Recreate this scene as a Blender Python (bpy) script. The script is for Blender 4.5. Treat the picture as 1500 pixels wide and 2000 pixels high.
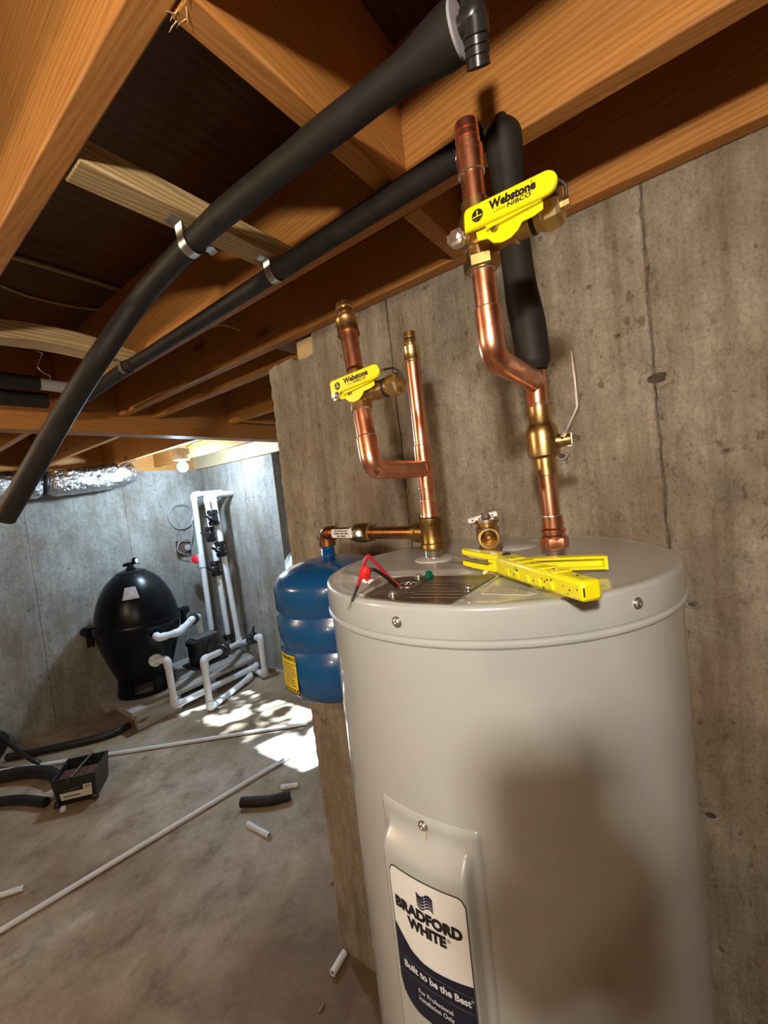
import bpy, bmesh, math, random
from mathutils import Vector, Matrix, noise
random.seed(7)
for o in list(bpy.data.objects): bpy.data.objects.remove(o, do_unlink=True)
S = bpy.context.scene
COL = S.collection
PI = math.pi
# ------------------------------------------------------------------ camera
# world: Z up, Y runs along the concrete wall beside the heater, X points at that wall
FPX = 816.636
ROT = Matrix(((0.58753292, 0.10512713, -0.80234242),
              (-0.80137983, -0.0619248, -0.59494176),
              (-0.11222942, 0.99252889, 0.0478639)))
EYE = Vector((0, 0, 1.60))
cam_data = bpy.data.cameras.new('camera')
cam_data.sensor_fit = 'VERTICAL'; cam_data.sensor_height = 36.0
cam_data.lens = FPX / 2000 * 36.0
cam_data.clip_start = 0.01; cam_data.clip_end = 100
cam = bpy.data.objects.new('camera', cam_data); COL.objects.link(cam)
cam.matrix_world = Matrix.Translation(EYE) @ ROT.to_4x4()
S.camera = cam
# ------------------------------------------------------------------ world, sun, exposure
S.view_settings.view_transform = 'Standard'; S.view_settings.look = 'None'
S.view_settings.gamma = 1.0; S.view_settings.use_curve_mapping = False
S.view_settings.exposure = 0.48
world = bpy.data.worlds.new('sky'); S.world = world; world.use_nodes = True
bg = world.node_tree.nodes['Background']
bg.inputs[0].default_value = (0.62, 0.80, 1.0, 1); bg.inputs[1].default_value = 2.2
sun_d = bpy.data.lights.new('sun', 'SUN'); sun_d.energy = 60.0; sun_d.color = (0.56, 0.79, 1.0); sun_d.angle = math.radians(0.8)
sun = bpy.data.objects.new('sun', sun_d); COL.objects.link(sun)
SUN_DIR = Vector((-1.65, 0.70, -1.85)).normalized()
sun.rotation_euler = SUN_DIR.to_track_quat('-Z', 'Y').to_euler()
LAMP_NEAR = Vector((-0.42, -0.115, 1.89)); P_NEAR = 34.0      # lamp hung behind the photographer
LAMP_SIDE = Vector((-0.75, 1.90, 1.99)); P_SIDE = 34.0       # lamp holder on the joists, left of the frame
FILL_REAR = Vector((-1.75, -0.55, 1.80)); P_FILL = 20.0   # fill lamp added out of frame to brighten floor and joists
P_FAR = 62.0                                                 # bulb in the far corner
WARM = (1.0, 0.77, 0.50); NEUTRAL = (1.0, 0.90, 0.76); COOL = (0.56, 0.79, 1.0)

# ------------------------------------------------------------------ helpers
def ray(u, v): return ROT @ Vector((u - 750, -(v - 1000), -FPX))
def P(u, v, X=None, Y=None, Z=None, D=None):
    d = ray(u, v)
    if X is not None: t = X / d.x
    elif Y is not None: t = Y / d.y
    elif Z is not None: t = (Z - EYE.z) / d.z
    else: t = D / FPX
    return EYE + t * d

def frame(d):
    d = Vector(d).normalized()
    a = Vector((0, 0, 1)) if abs(d.z) < 0.9 else Vector((1, 0, 0))
    x = a.cross(d).normalized(); y = d.cross(x)
    return Matrix((x, y, d)).transposed()

def fillet(pts, rad, n=6):
    pts = [Vector(p) for p in pts]
    out = [pts[0]]
    for i in range(1, len(pts) - 1):
        a, b, c = pts[i-1], pts[i], pts[i+1]
        u = (a - b); w = (c - b); lu, lw = u.length, w.length; u.normalize(); w.normalize()
        ang = u.angle(w)
        if ang > PI - 0.02: out.append(b); continue
        t = min(rad / math.tan(ang / 2), lu * 0.49, lw * 0.49)
        p0, p2 = b + u * t, b + w * t
        for k in range(n + 1):
            s = k / n
            out.append((1 - s) ** 2 * p0 + 2 * s * (1 - s) * b + s * s * p2)
    out.append(pts[-1])
    return out

class G:
    def __init__(s): s.bm = bmesh.new()
    def faces(s, vs, fs):
        bv = [s.bm.verts.new(v) for v in vs]
        for f in fs:
            try: s.bm.faces.new([bv[i] for i in f])
            except ValueError: pass
        return s
    def box(s, lo, hi, rot=None, at=None):
        vs = [Vector((x, y, z)) for z in (lo[2], hi[2]) for y in (lo[1], hi[1]) for x in (lo[0], hi[0])]
        if rot is not None: vs = [rot @ v for v in vs]
        if at is not None: vs = [v + Vector(at) for v in vs]
        return s.faces(vs, [(0,2,3,1),(4,5,7,6),(0,1,5,4),(2,6,7,3),(0,4,6,2),(1,3,7,5)])
    def tube(s, pts, r, seg=16, caps=True, closed=False):
        pts = [Vector(p) for p in pts]; n = len(pts)
        rs = r if isinstance(r, (list, tuple)) else [r] * n
        x = None; rings = []
        for i, p in enumerate(pts):
            if closed: d = pts[(i+1) % n] - pts[i-1]
            else: d = (pts[min(i+1, n-1)] - pts[max(i-1, 0)])
            d.normalize()
            if x is None: m = frame(d); x = m.col[0].copy()
            x = (x - d * x.dot(d)).normalized(); y = d.cross(x)
            rings.append([s.bm.verts.new(p + rs[i] * (math.cos(2*PI*k/seg) * x + math.sin(2*PI*k/seg) * y)) for k in range(seg)])
        m = n if closed else n - 1
        for i in range(m):
            a, b = rings[i], rings[(i+1) % n]
            for k in range(seg):
                s.bm.faces.new((a[k], a[(k+1) % seg], b[(k+1) % seg], b[k]))
        if caps and not closed:
            s.bm.faces.new(rings[0][::-1]); s.bm.faces.new(rings[-1])
        return s
    def lathe(s, prof, at=(0,0,0), axis=(0,0,1), seg=32, a0=0.0, a1=2*PI):
        m = frame(axis); at = Vector(at); full = abs(a1 - a0 - 2*PI) < 1e-6
        cols = seg if full else seg + 1
        rings = []
        for (r, h) in prof:
            if r < 1e-6: rings.append([s.bm.verts.new(at + m @ Vector((0, 0, h)))] * cols)
            else: rings.append([s.bm.verts.new(at + m @ Vector((r*math.cos(a0+(a1-a0)*k/seg), r*math.sin(a0+(a1-a0)*k/seg), h))) for k in range(cols)])
        for a, b in zip(rings, rings[1:]):
            for k in range(seg):
                k2 = (k+1) % cols
                q = []
                for v in (a[k], a[k2], b[k2], b[k]):
                    if v not in q: q.append(v)
                if len(q) >= 3:
                    try: s.bm.faces.new(q)
                    except ValueError: pass
        return s
    def sphere(s, c, r, seg=20, rings=12, sc=(1,1,1)):
        prof = []
        c = Vector(c)
        vs = []
        n0 = len(s.bm.verts)
        prof = [(r*math.sin(PI*i/rings) if 0 < i < rings else 0.0, -r*math.cos(PI*i/rings)) for i in range(rings+1)]
        g2 = bmesh.new(); old = s.bm; s.bm = g2; s.lathe(prof, (0,0,0), (0,0,1), seg); s.bm = old
        mp = {}
        for v in g2.verts: mp[v.index if False else v] = s.bm.verts.new(c + Vector((v.co.x*sc[0], v.co.y*sc[1], v.co.z*sc[2])))
        for f in g2.faces: s.bm.faces.new([mp[v] for v in f.verts])
        g2.free(); return s
    def prism(s, outline, fn, d0, d1):
        # outline: list of 2d points, fn(x, y, d) -> 3d
        a = [s.bm.verts.new(fn(x, y, d0)) for x, y in outline]
        b = [s.bm.verts.new(fn(x, y, d1)) for x, y in outline]
        n = len(a)
        s.bm.faces.new(a[::-1]); s.bm.faces.new(b)
        for i in range(n): s.bm.faces.new((a[i], a[(i+1) % n], b[(i+1) % n], b[i]))
        return s

def wloc(o):
    v = Vector((0,0,0))
    while o is not None: v = v + Vector(o.location); o = o.parent
    return v

def put(name, g, mat, parent=None, sharp=35, bevel=0.0, recalc=True):
    """link the shapes as ONE mesh object; vertices are given in world space"""
    bm = g.bm
    if recalc: bmesh.ops.recalc_face_normals(bm, faces=bm.faces)
    me = bpy.data.meshes.new(name)
    if parent is None:
        if bm.verts:
            lo = Vector([min(v.co[i] for v in bm.verts) for i in range(3)]); hi = Vector([max(v.co[i] for v in bm.verts) for i in range(3)])
            org = Vector(((lo.x+hi.x)/2, (lo.y+hi.y)/2, lo.z))
        else: org = Vector((0,0,0))
        if name.split('.')[0] in WORLD_ORIGIN: org = Vector((0,0,0))
        off = org
    else:
        org = Vector((0,0,0)); off = wloc(parent)
    for v in bm.verts: v.co -= off
    bm.to_mesh(me); bm.free()
    me.materials.append(mat)
    me.shade_smooth()
    me.set_sharp_from_angle(angle=math.radians(sharp))
    o = bpy.data.objects.new(name, me); COL.objects.link(o)
    o.location = org
    if parent is not None: o.parent = parent
    if bevel > 0:
        b = o.modifiers.new('bevel', 'BEVEL'); b.width = bevel; b.segments = 2; b.limit_method = 'ANGLE'; b.angle_limit = math.radians(40)
    return o
WORLD_ORIGIN = {'floor','ceiling','wall_right','wall_alcove','wall_jog','wall_recess','wall_far','wall_left','wall_rear','wall_return'}

def thing(name, loc, label, cat, group=None):
    o = bpy.data.objects.new(name, None); COL.objects.link(o); o.location = loc
    o.empty_display_size = 0.05
    return tag(o, label, cat, group)
def tag(o, label, cat, group=None):
    o['label'] = label; o['category'] = cat
    if group: o['group'] = group
    return o
def struct(o): o['kind'] = 'structure'; return o

def text_geo(g, s, size, fn, offset=0.0, align='CENTER', shear=0.0, sx=1.0, res=3):
    cu = bpy.data.curves.new('t', 'FONT'); cu.body = s; cu.size = size; cu.offset = offset
    cu.align_x = align; cu.align_y = 'CENTER'; cu.shear = shear; cu.resolution_u = res; cu.fill_mode = 'FRONT'
    o = bpy.data.objects.new('t', cu); COL.objects.link(o)
    dg = bpy.context.evaluated_depsgraph_get()
    me = bpy.data.meshes.new_from_object(o.evaluated_get(dg))
    mp = [g.bm.verts.new(fn(v.co.x * sx, v.co.y)) for v in me.vertices]
    for p in me.polygons:
        try: g.bm.faces.new([mp[i] for i in p.vertices])
        except ValueError: pass
    bpy.data.objects.remove(o, do_unlink=True); bpy.data.curves.remove(cu); bpy.data.meshes.remove(me)

def print_line(g, words, size, fn, align='LEFT'):
    """print too small to read in the photograph: one thin ink bar per word; words = word lengths in letters"""
    tot = sum(words)*size*0.55 + (len(words)-1)*size*0.4; x = 0.0 if align == 'LEFT' else -tot/2
    for n in words:
        w = n*size*0.55; g.faces([fn(a, b) for a, b in ((x,-size*0.28),(x+w/2,-size*0.28),(x+w,-size*0.28),(x+w,size*0.28),(x+w/2,size*0.28),(x,size*0.28))], [(0,1,2,3,4,5)]); x += w + size*0.4

# ------------------------------------------------------------------ materials
M = {}
def newmat(name):
    m = bpy.data.materials.new(name); m.use_nodes = True; M[name] = m
    nt = m.node_tree; b = nt.nodes['Principled BSDF']
    return m, nt, b
def simple(name, col, rough=0.5, metal=0.0, coat=0.0, spec=0.5, emit=None, noise_amt=0.0, nscale=40.0, bump=0.0, trans=0.0):
    m, nt, b = newmat(name)
    b.inputs['Base Color'].default_value = (*col, 1); b.inputs['Roughness'].default_value = rough
    b.inputs['Metallic'].default_value = metal; b.inputs['Coat Weight'].default_value = coat
    b.inputs['Coat Roughness'].default_value = 0.06
    b.inputs['Specular IOR Level'].default_value = spec
    b.inputs['Transmission Weight'].default_value = trans
    if emit:
        b.inputs['Emission Color'].default_value = (*emit[0], 1); b.inputs['Emission Strength'].default_value = emit[1]
    if noise_amt or bump:
        tc = nt.nodes.new('ShaderNodeTexCoord'); n = nt.nodes.new('ShaderNodeTexNoise'); n.inputs['Scale'].default_value = nscale; n.inputs['Detail'].default_value = 6
        nt.links.new(tc.outputs['Object'], n.inputs['Vector'])
        if noise_amt:
            r = nt.nodes.new('ShaderNodeValToRGB')
            r.color_ramp.elements[0].position = 0.3; r.color_ramp.elements[1].position = 0.7
            r.color_ramp.elements[0].color = (*[c*(1-noise_amt) for c in col], 1); r.color_ramp.elements[1].color = (*[min(1, c*(1+noise_amt)) for c in col], 1)
            nt.links.new(n.outputs['Fac'], r.inputs['Fac']); nt.links.new(r.outputs['Color'], b.inputs['Base Color'])
        if bump:
            bp = nt.nodes.new('ShaderNodeBump'); bp.inputs['Strength'].default_value = bump; bp.inputs['Distance'].default_value = 0.004
            nt.links.new(n.outputs['Fac'], bp.inputs['Height']); nt.links.new(bp.outputs['Normal'], b.inputs['Normal'])
    return m

def mapped(nt, scale, loc=(0,0,0), random_shift=False):
    tc = nt.nodes.new('ShaderNodeTexCoord'); mp = nt.nodes.new('ShaderNodeMapping')
    mp.inputs['Scale'].default_value = scale; mp.inputs['Location'].default_value = loc
    nt.links.new(tc.outputs['Object'], mp.inputs['Vector'])
    if random_shift:
        oi = nt.nodes.new('ShaderNodeObjectInfo'); ml = nt.nodes.new('ShaderNodeMath'); ml.operation = 'MULTIPLY'; ml.inputs[1].default_value = 37.0
        nt.links.new(oi.outputs['Random'], ml.inputs[0]); nt.links.new(ml.outputs[0], mp.inputs['Location'])
    return mp.outputs['Vector']
def noise_n(nt, vec, scale, detail=5, rough=0.55, dist=0.0):
    n = nt.nodes.new('ShaderNodeTexNoise'); n.inputs['Scale'].default_value = scale; n.inputs['Detail'].default_value = detail
    n.inputs['Roughness'].default_value = rough; n.inputs['Distortion'].default_value = dist
    nt.links.new(vec, n.inputs['Vector']); return n.outputs['Fac']
def ramp(nt, fac, stops):
    r = nt.nodes.new('ShaderNodeValToRGB'); e = r.color_ramp.elements
    while len(e) > 1: e.remove(e[0])
    e[0].position = stops[0][0]; e[0].color = (*stops[0][1], 1)
    for p, c in stops[1:]:
        k = e.new(p); k.color = (*c, 1)
    nt.links.new(fac, r.inputs['Fac']); return r.outputs['Color']
def mix(nt, fac, a, b, mode='MIX'):
    m = nt.nodes.new('ShaderNodeMix'); m.data_type = 'RGBA'; m.blend_type = mode
    for sock, v in ((m.inputs[0], fac), (m.inputs[6], a), (m.inputs[7], b)):
        if isinstance(v, (int, float)): sock.default_value = v
        elif isinstance(v, tuple): sock.default_value = (*v, 1)
        else: nt.links.new(v, sock)
    return m.outputs[2]
def bump_n(nt, h, strength, dist, prev=None):
    b = nt.nodes.new('ShaderNodeBump'); b.inputs['Strength'].default_value = strength; b.inputs['Distance'].default_value = dist
    nt.links.new(h, b.inputs['Height'])
    if prev is not None: nt.links.new(prev, b.inputs['Normal'])
    return b.outputs['Normal']
def fmath(nt, op, a, b=0.0, clamp=False):
    n = nt.nodes.new('ShaderNodeMath'); n.operation = op; n.use_clamp = clamp
    for i, v in ((0, a), (1, b)):
        if isinstance(v, (int, float)): n.inputs[i].default_value = v
        else: nt.links.new(v, n.inputs[i])
    return n.outputs[0]

def concrete(name, c0, c1, c2, axis, seams, sk=0.6):
    """board-marked poured wall; axis = horizontal run of the wall (0 = X, 1 = Y), seams = positions of form joints"""
    m, nt, b = newmat(name)
    big = noise_n(nt, mapped(nt, (1,1,0.8)), 2.6, 7, 0.62)
    st = (14, 14, 0.9)
    streak = noise_n(nt, mapped(nt, st), 1.7, 7, 0.66)
    fine = noise_n(nt, mapped(nt, (1,1,0.7)), 48, 8, 0.74)
    mid = noise_n(nt, mapped(nt, (1,1,0.6), (2,7,1)), 9, 6, 0.65)
    base = ramp(nt, fmath(nt, 'ADD', fmath(nt, 'MULTIPLY', big, 0.65), fmath(nt, 'MULTIPLY', mid, 0.35)), [(0.34, c0), (0.5, c1), (0.66, c2)])
    sc = ramp(nt, streak, [(0.26, (0.40,0.36,0.32)), (0.45, (0.86,0.85,0.83)), (0.56, (1.0,1.0,1.0)), (0.74, (1.30,1.27,1.22))])
    col = mix(nt, sk, base, sc, 'MULTIPLY')
    fc = ramp(nt, fine, [(0.30, (0.34,0.31,0.27)), (0.43, (0.90,0.89,0.88)), (0.55, (1.04,1.04,1.04)), (0.75, (1.30,1.29,1.27))])
    col = mix(nt, 0.9, col, fc, 'MULTIPLY')
    grit = noise_n(nt, mapped(nt, (1,1,0.8), (5,5,5)), 170, 4, 0.75)
    col = mix(nt, 0.75, col, ramp(nt, grit, [(0.32, (0.50,0.47,0.43)), (0.45, (0.95,0.95,0.94)), (0.62, (1.16,1.16,1.15))]), 'MULTIPLY')
    # rust-brown seepage
    ru = noise_n(nt, mapped(nt, (3.2,3.2,1.0), (4.2,1.7,0.3)), 1.5, 6, 0.65)
    rf = ramp(nt, ru, [(0.46, (0,0,0)), (0.70, (1,1,1))])
    col = mix(nt, fmath(nt, 'MULTIPLY', rf, 0.55), col, (0.17, 0.10, 0.045))
    # pits and holes
    vo = nt.nodes.new('ShaderNodeTexVoronoi'); vo.inputs['Scale'].default_value = 30; vo.inputs['Randomness'].default_value = 1
    nt.links.new(mapped(nt, (1,1,0.7)), vo.inputs['Vector'])
    dsel = noise_n(nt, mapped(nt, (1,1,1), (9,3,5)), 5, 3)
    pit = fmath(nt, 'LESS_THAN', fmath(nt, 'ADD', vo.outputs['Distance'], fmath(nt, 'MULTIPLY', fmath(nt, 'SUBTRACT', fine, 0.5), 0.9)), fmath(nt, 'MULTIPLY', fmath(nt, 'SUBTRACT', dsel, 0.44), 0.80))
    col = mix(nt, fmath(nt, 'MULTIPLY', pit, 0.55), col, (0.09, 0.07, 0.055))
    # form joints
    sep = nt.nodes.new('ShaderNodeSeparateXYZ'); nt.links.new(mapped(nt, (1,1,1)), sep.inputs[0])
    wob = noise_n(nt, mapped(nt, (3,3,6)), 2.0, 4)
    wob2 = noise_n(nt, mapped(nt, (1,1,9)), 3.0, 3)
    run = fmath(nt, 'ADD', sep.outputs[axis], fmath(nt, 'MULTIPLY', fmath(nt, 'SUBTRACT', wob, 0.5), 0.012))
    h = None
    for sx in seams:
        d = fmath(nt, 'ABSOLUTE', fmath(nt, 'SUBTRACT', run, sx))
        k = fmath(nt, 'SUBTRACT', 1.0, fmath(nt, 'DIVIDE', d, fmath(nt, 'MULTIPLY', fmath(nt, 'MULTIPLY', wob2, wob2), 0.013)), True)
        h = k if h is None else fmath(nt, 'MAXIMUM', h, k)
    hgt = fmath(nt, 'ADD', fmath(nt, 'ADD', fmath(nt, 'MULTIPLY', fine, 0.6), fmath(nt, 'MULTIPLY', grit, 0.25)), fmath(nt, 'MULTIPLY', streak, 0.9))
    hgt = fmath(nt, 'SUBTRACT', hgt, fmath(nt, 'MULTIPLY', pit, 0.5))
    if h is not None:
        patchy = ramp(nt, noise_n(nt, mapped(nt, (1,1,2.2), (1,1,6)), 7, 5, 0.7), [(0.36, (0.12,0.12,0.12)), (0.62, (1,1,1))])
        col = mix(nt, fmath(nt, 'MULTIPLY', fmath(nt, 'MULTIPLY', h, patchy), 0.8), col, (0.07, 0.055, 0.045))
        hgt = fmath(nt, 'SUBTRACT', hgt, h)
    nt.links.new(col, b.inputs['Base Color'])
    b.inputs['Roughness'].default_value = 0.85; b.inputs['Specular IOR Level'].default_value = 0.25
    nt.links.new(bump_n(nt, hgt, 0.8, 0.008), b.inputs['Normal'])
    return m

def wood(name, axis, c0, c1, c2, rough=0.55, knots=True, scale=1.0):
    m, nt, b = newmat(name)
    sc = [9.0, 9.0, 9.0]; sc[axis] = 0.55
    v = mapped(nt, tuple(s*scale for s in sc), random_shift=True)
    ring = nt.nodes.new('ShaderNodeTexWave'); ring.wave_type = 'BANDS'; ring.bands_direction = 'DIAGONAL'
    ring.inputs['Scale'].default_value = 7.0; ring.inputs['Distortion'].default_value = 9.0; ring.inputs['Detail'].default_value = 3; ring.inputs['Detail Scale'].default_value = 0.6
    nt.links.new(v, ring.inputs['Vector'])
    sc2 = [120.0]*3; sc2[axis] = 3.0
    fib = noise_n(nt, mapped(nt, tuple(sc2), random_shift=True), 1.0, 4, 0.6)
    big = noise_n(nt, mapped(nt, (2.2,2.2,2.2), random_shift=True), 1.2, 3)
    col = ramp(nt, ring.outputs['Color'], [(0.0, c0), (0.45, c1), (1.0, c2)])
    col = mix(nt, 0.55, col, ramp(nt, fib, [(0.3, (0.72,0.68,0.62)), (0.7, (1.12,1.1,1.08))]), 'MULTIPLY')
    col = mix(nt, 0.6, col, ramp(nt, big, [(0.3, (0.8,0.74,0.7)), (0.7, (1.12,1.12,1.12))]), 'MULTIPLY')
    if knots:
        vo = nt.nodes.new('ShaderNodeTexVoronoi'); vo.inputs['Scale'].default_value = 1.0
        s3 = [6.0]*3; s3[axis] = 2.2
        nt.links.new(mapped(nt, tuple(s3), random_shift=True), vo.inputs['Vector'])
        kn = ramp(nt, vo.outputs['Distance'], [(0.05, (1,1,1)), (0.13, (0,0,0))])
        col = mix(nt, fmath(nt, 'MULTIPLY', kn, 0.8), col, (0.10, 0.035, 0.012))
    nt.links.new(col, b.inputs['Base Color']); b.inputs['Roughness'].default_value = rough
    b.inputs['Specular IOR Level'].default_value = 0.35
    nt.links.new(bump_n(nt, fib, 0.25, 0.002), b.inputs['Normal'])
    return m

FIR = ((0.46, 0.188, 0.042), (0.51, 0.225, 0.055), (0.55, 0.255, 0.070))
wood('joist_wood', 1, *FIR); wood('block_wood', 0, *FIR)
wood('pale_block', 0, (0.42, 0.29, 0.13), (0.55, 0.39, 0.19), (0.64, 0.48, 0.26), knots=False)
wood('pale_block_y', 1, (0.42, 0.32, 0.18), (0.52, 0.41, 0.25), (0.60, 0.49, 0.32), knots=False)
wood('grey_wood', 0, (0.30, 0.28, 0.26), (0.38, 0.36, 0.34), (0.45, 0.43, 0.41))
wood('grey_wood_y', 1, (0.30, 0.28, 0.26), (0.38, 0.36, 0.34), (0.45, 0.43, 0.41))
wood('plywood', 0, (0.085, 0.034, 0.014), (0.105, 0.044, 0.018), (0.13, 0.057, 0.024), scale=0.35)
CA, CB, CC = (0.205, 0.170, 0.125), (0.345, 0.298, 0.232), (0.48, 0.43, 0.355)
concrete('concrete_right', CA, CB, CC, 1, [0.043, 0.62, -0.56], 0.85)
concrete('concrete_far', (0.17,0.162,0.15), (0.285,0.278,0.26), (0.39,0.385,0.365), 0, [0.98, 1.72, 0.1, -0.8], 0.35)
concrete('concrete_recess', (0.19,0.182,0.168), (0.31,0.30,0.282), (0.41,0.40,0.38), 1, [3.52, 2.2], 0.35)

def floor_mat():
    m, nt, b = newmat('floor_concrete')
    v = mapped(nt, (1,1,1))
    big = noise_n(nt, v, 1.3, 8, 0.62, 0.4); mid = noise_n(nt, mapped(nt, (1.0,1.25,1), (3,1,0)), 5.0, 8, 0.68, 0.25); fine = noise_n(nt, v, 45, 6, 0.7)
    col = ramp(nt, big, [(0.32, (0.20,0.128,0.072)), (0.48, (0.32,0.245,0.17)), (0.68, (0.46,0.395,0.325))])
    col = mix(nt, 0.85, col, ramp(nt, mid, [(0.30, (0.42,0.35,0.28)), (0.47, (0.95,0.92,0.88)), (0.56, (1.05,1.03,1.02)), (0.72, (1.40,1.36,1.32))]), 'MULTIPLY')
    col = mix(nt, 0.55, col, ramp(nt, fine, [(0.3, (0.7,0.66,0.62)), (0.55, (1.02,1.02,1.02))]), 'MULTIPLY')
    # trodden-in dirt at the foot of the wall beside the heater
    sep = nt.nodes.new('ShaderNodeSeparateXYZ'); nt.links.new(v, sep.inputs[0])
    dx = fmath(nt, 'SUBTRACT', sep.outputs[0], 0.85); dy = fmath(nt, 'SUBTRACT', sep.outputs[1], 0.75)
    d = fmath(nt, 'SQRT', fmath(nt, 'ADD', fmath(nt, 'MULTIPLY', dx, dx), fmath(nt, 'MULTIPLY', dy, dy)))
    dirt = fmath(nt, 'MULTIPLY', fmath(nt, 'SUBTRACT', 1.15, fmath(nt, 'MULTIPLY', d, 1.45), True), ramp(nt, mid, [(0.36, (0,0,0)), (0.52, (1,1,1))]))
    col = mix(nt, fmath(nt, 'MULTIPLY', dirt, 0.85), col, (0.075, 0.042, 0.022))
    nt.links.new(col, b.inputs['Base Color']); b.inputs['Roughness'].default_value = 0.62; b.inputs['Specular IOR Level'].default_value = 0.35
    nt.links.new(bump_n(nt, fmath(nt, 'ADD', fine, mid), 0.35, 0.006), b.inputs['Normal'])
    return m
floor_mat()

def copper(name, c0, c1, c2, r0, r1):
    m, nt, b = newmat(name)
    n = noise_n(nt, mapped(nt, (1,1,0.6)), 38, 6, 0.65, 0.6); n2 = noise_n(nt, mapped(nt, (1,1,1)), 9, 3)
    nt.links.new(ramp(nt, fmath(nt, 'ADD', fmath(nt, 'MULTIPLY', n, 0.6), fmath(nt, 'MULTIPLY', n2, 0.4)), [(0.34, c0), (0.5, c1), (0.66, c2)]), b.inputs['Base Color'])
    b.inputs['Metallic'].default_value = 1.0
    nt.links.new(fmath(nt, 'ADD', r0, fmath(nt, 'MULTIPLY', n, r1 - r0)), b.inputs['Roughness'])
    return m
copper('copper', (0.58,0.21,0.11), (0.80,0.36,0.215), (0.92,0.50,0.33), 0.20, 0.42)
copper('old_copper', (0.20,0.085,0.03), (0.36,0.15,0.055), (0.48,0.22,0.09), 0.22, 0.45)
copper('brass', (0.42,0.27,0.09), (0.58,0.40,0.16), (0.70,0.52,0.24), 0.22, 0.42)
copper('old_brass', (0.17,0.10,0.03), (0.30,0.185,0.06), (0.42,0.28,0.10), 0.30, 0.5)
copper('bright_brass', (0.62,0.40,0.15), (0.80,0.56,0.26), (0.90,0.68,0.36), 0.22, 0.40)
copper('steel', (0.42,0.41,0.39), (0.58,0.57,0.55), (0.70,0.69,0.67), 0.22, 0.40)
copper('solder', (0.55,0.50,0.45), (0.74,0.70,0.65), (0.86,0.84,0.8), 0.28, 0.42)
simple('chrome', (0.80,0.79,0.77), 0.30, 1.0)
simple('heater_enamel', (0.43,0.452,0.445), 0.30, 0.0, coat=0.9, noise_amt=0.03, nscale=5)
simple('heater_plastic', (0.52,0.50,0.46), 0.35)
simple('brown_plate', (0.085,0.066,0.048), 0.32, 0.35, noise_amt=0.35, nscale=30)
simple('plate_print', (0.24,0.20,0.15), 0.5)
simple('white_label', (0.74,0.74,0.73), 0.42)
simple('cream_label', (0.62,0.58,0.46), 0.5)
simple('navy_ink', (0.008,0.011,0.030), 0.4, spec=0.3)
simple('black_ink', (0.008,0.008,0.009), 0.45)
simple('grey_ink', (0.12,0.115,0.11), 0.5)
simple('white_ink', (0.62,0.63,0.66), 0.5)
simple('label_border', (0.05,0.048,0.045), 0.5)
simple('yellow_vinyl', (0.84,0.70,0.004), 0.33, 0.0, coat=0.35)
simple('yellow_tool', (0.82,0.74,0.004), 0.38, 0.0, coat=0.2)
simple('tool_wear', (0.03,0.025,0.015), 0.5)
simple('tank_blue', (0.003,0.074,0.225), 0.25, 0.0, coat=0.8)
simple('warning_yellow', (0.72,0.55,0.02), 0.45)
simple('foam_black', (0.017,0.0135,0.011), 0.60, spec=0.28, noise_amt=0.25, nscale=25, bump=0.08)
simple('pex_grey', (0.42,0.40,0.42), 0.45)
simple('fitting_black', (0.022,0.020,0.019), 0.30)
simple('red_wire', (0.42,0.015,0.03), 0.35); simple('black_wire', (0.010,0.009,0.009), 0.35)
simple('red_cap', (0.80,0.02,0.015), 0.38); simple('green_screw', (0.0,0.16,0.10), 0.35, 0.4)
simple('copper_strand', (0.75,0.6,0.55), 0.35, 0.6)
simple('pvc_white', (0.70,0.72,0.75), 0.36, noise_amt=0.04, nscale=12)
simple('pvc_black', (0.010,0.010,0.011), 0.24, coat=0.3)
simple('filter_black', (0.003,0.004,0.005), 0.30, coat=0.0, spec=0.22)
simple('filter_label', (0.36,0.30,0.29), 0.4, noise_amt=0.35, nscale=30)
simple('pump_black', (0.010,0.010,0.011), 0.42)
simple('red_plastic', (0.60,0.008,0.02), 0.4); simple('brown_box', (0.10,0.055,0.04), 0.6)
simple('clear_tube', (0.30,0.32,0.33), 0.25); simple('cable_white', (0.60,0.60,0.58), 0.5); simple('cable_tan', (0.42,0.32,0.15), 0.55)
simple('rubber_black', (0.010,0.009,0.009), 0.5)
simple('tray_brown', (0.085,0.030,0.014), 0.5); simple('toolbox_black', (0.014,0.0135,0.0135), 0.42)
simple('porcelain', (0.72,0.73,0.74), 0.3)
simple('bulb_far', (1,1,1), 0.4, emit=((*COOL,), 1.0)); simple('bulb_warm', (1,1,1), 0.4, emit=((*NEUTRAL,), 1.0))
simple('leaf', (0.05,0.11,0.025), 0.5); simple('glass', (1,1,1), 0.02, trans=1.0)
simple('skin', (0.50,0.27,0.18), 0.5); simple('shirt', (0.05,0.045,0.04), 0.8); simple('trousers', (0.035,0.035,0.042), 0.85); simple('hair', (0.02,0.014,0.01), 0.7)
simple('chip', (0.30,0.17,0.07), 0.7); simple('splinter', (0.62,0.44,0.22), 0.6)
simple('pocket_dark', (0.075,0.058,0.042), 0.9, noise_amt=0.4, nscale=90)
def foil_mat():
    m, nt, b = newmat('foil')
    n = noise_n(nt, mapped(nt, (1,1,1)), 26, 4, 0.6)
    b.inputs['Base Color'].default_value = (0.72,0.74,0.76,1); b.inputs['Metallic'].default_value = 1.0; b.inputs['Roughness'].default_value = 0.2
    nt.links.new(bump_n(nt, n, 1.0, 0.03), b.inputs['Normal'])
foil_mat()

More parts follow.
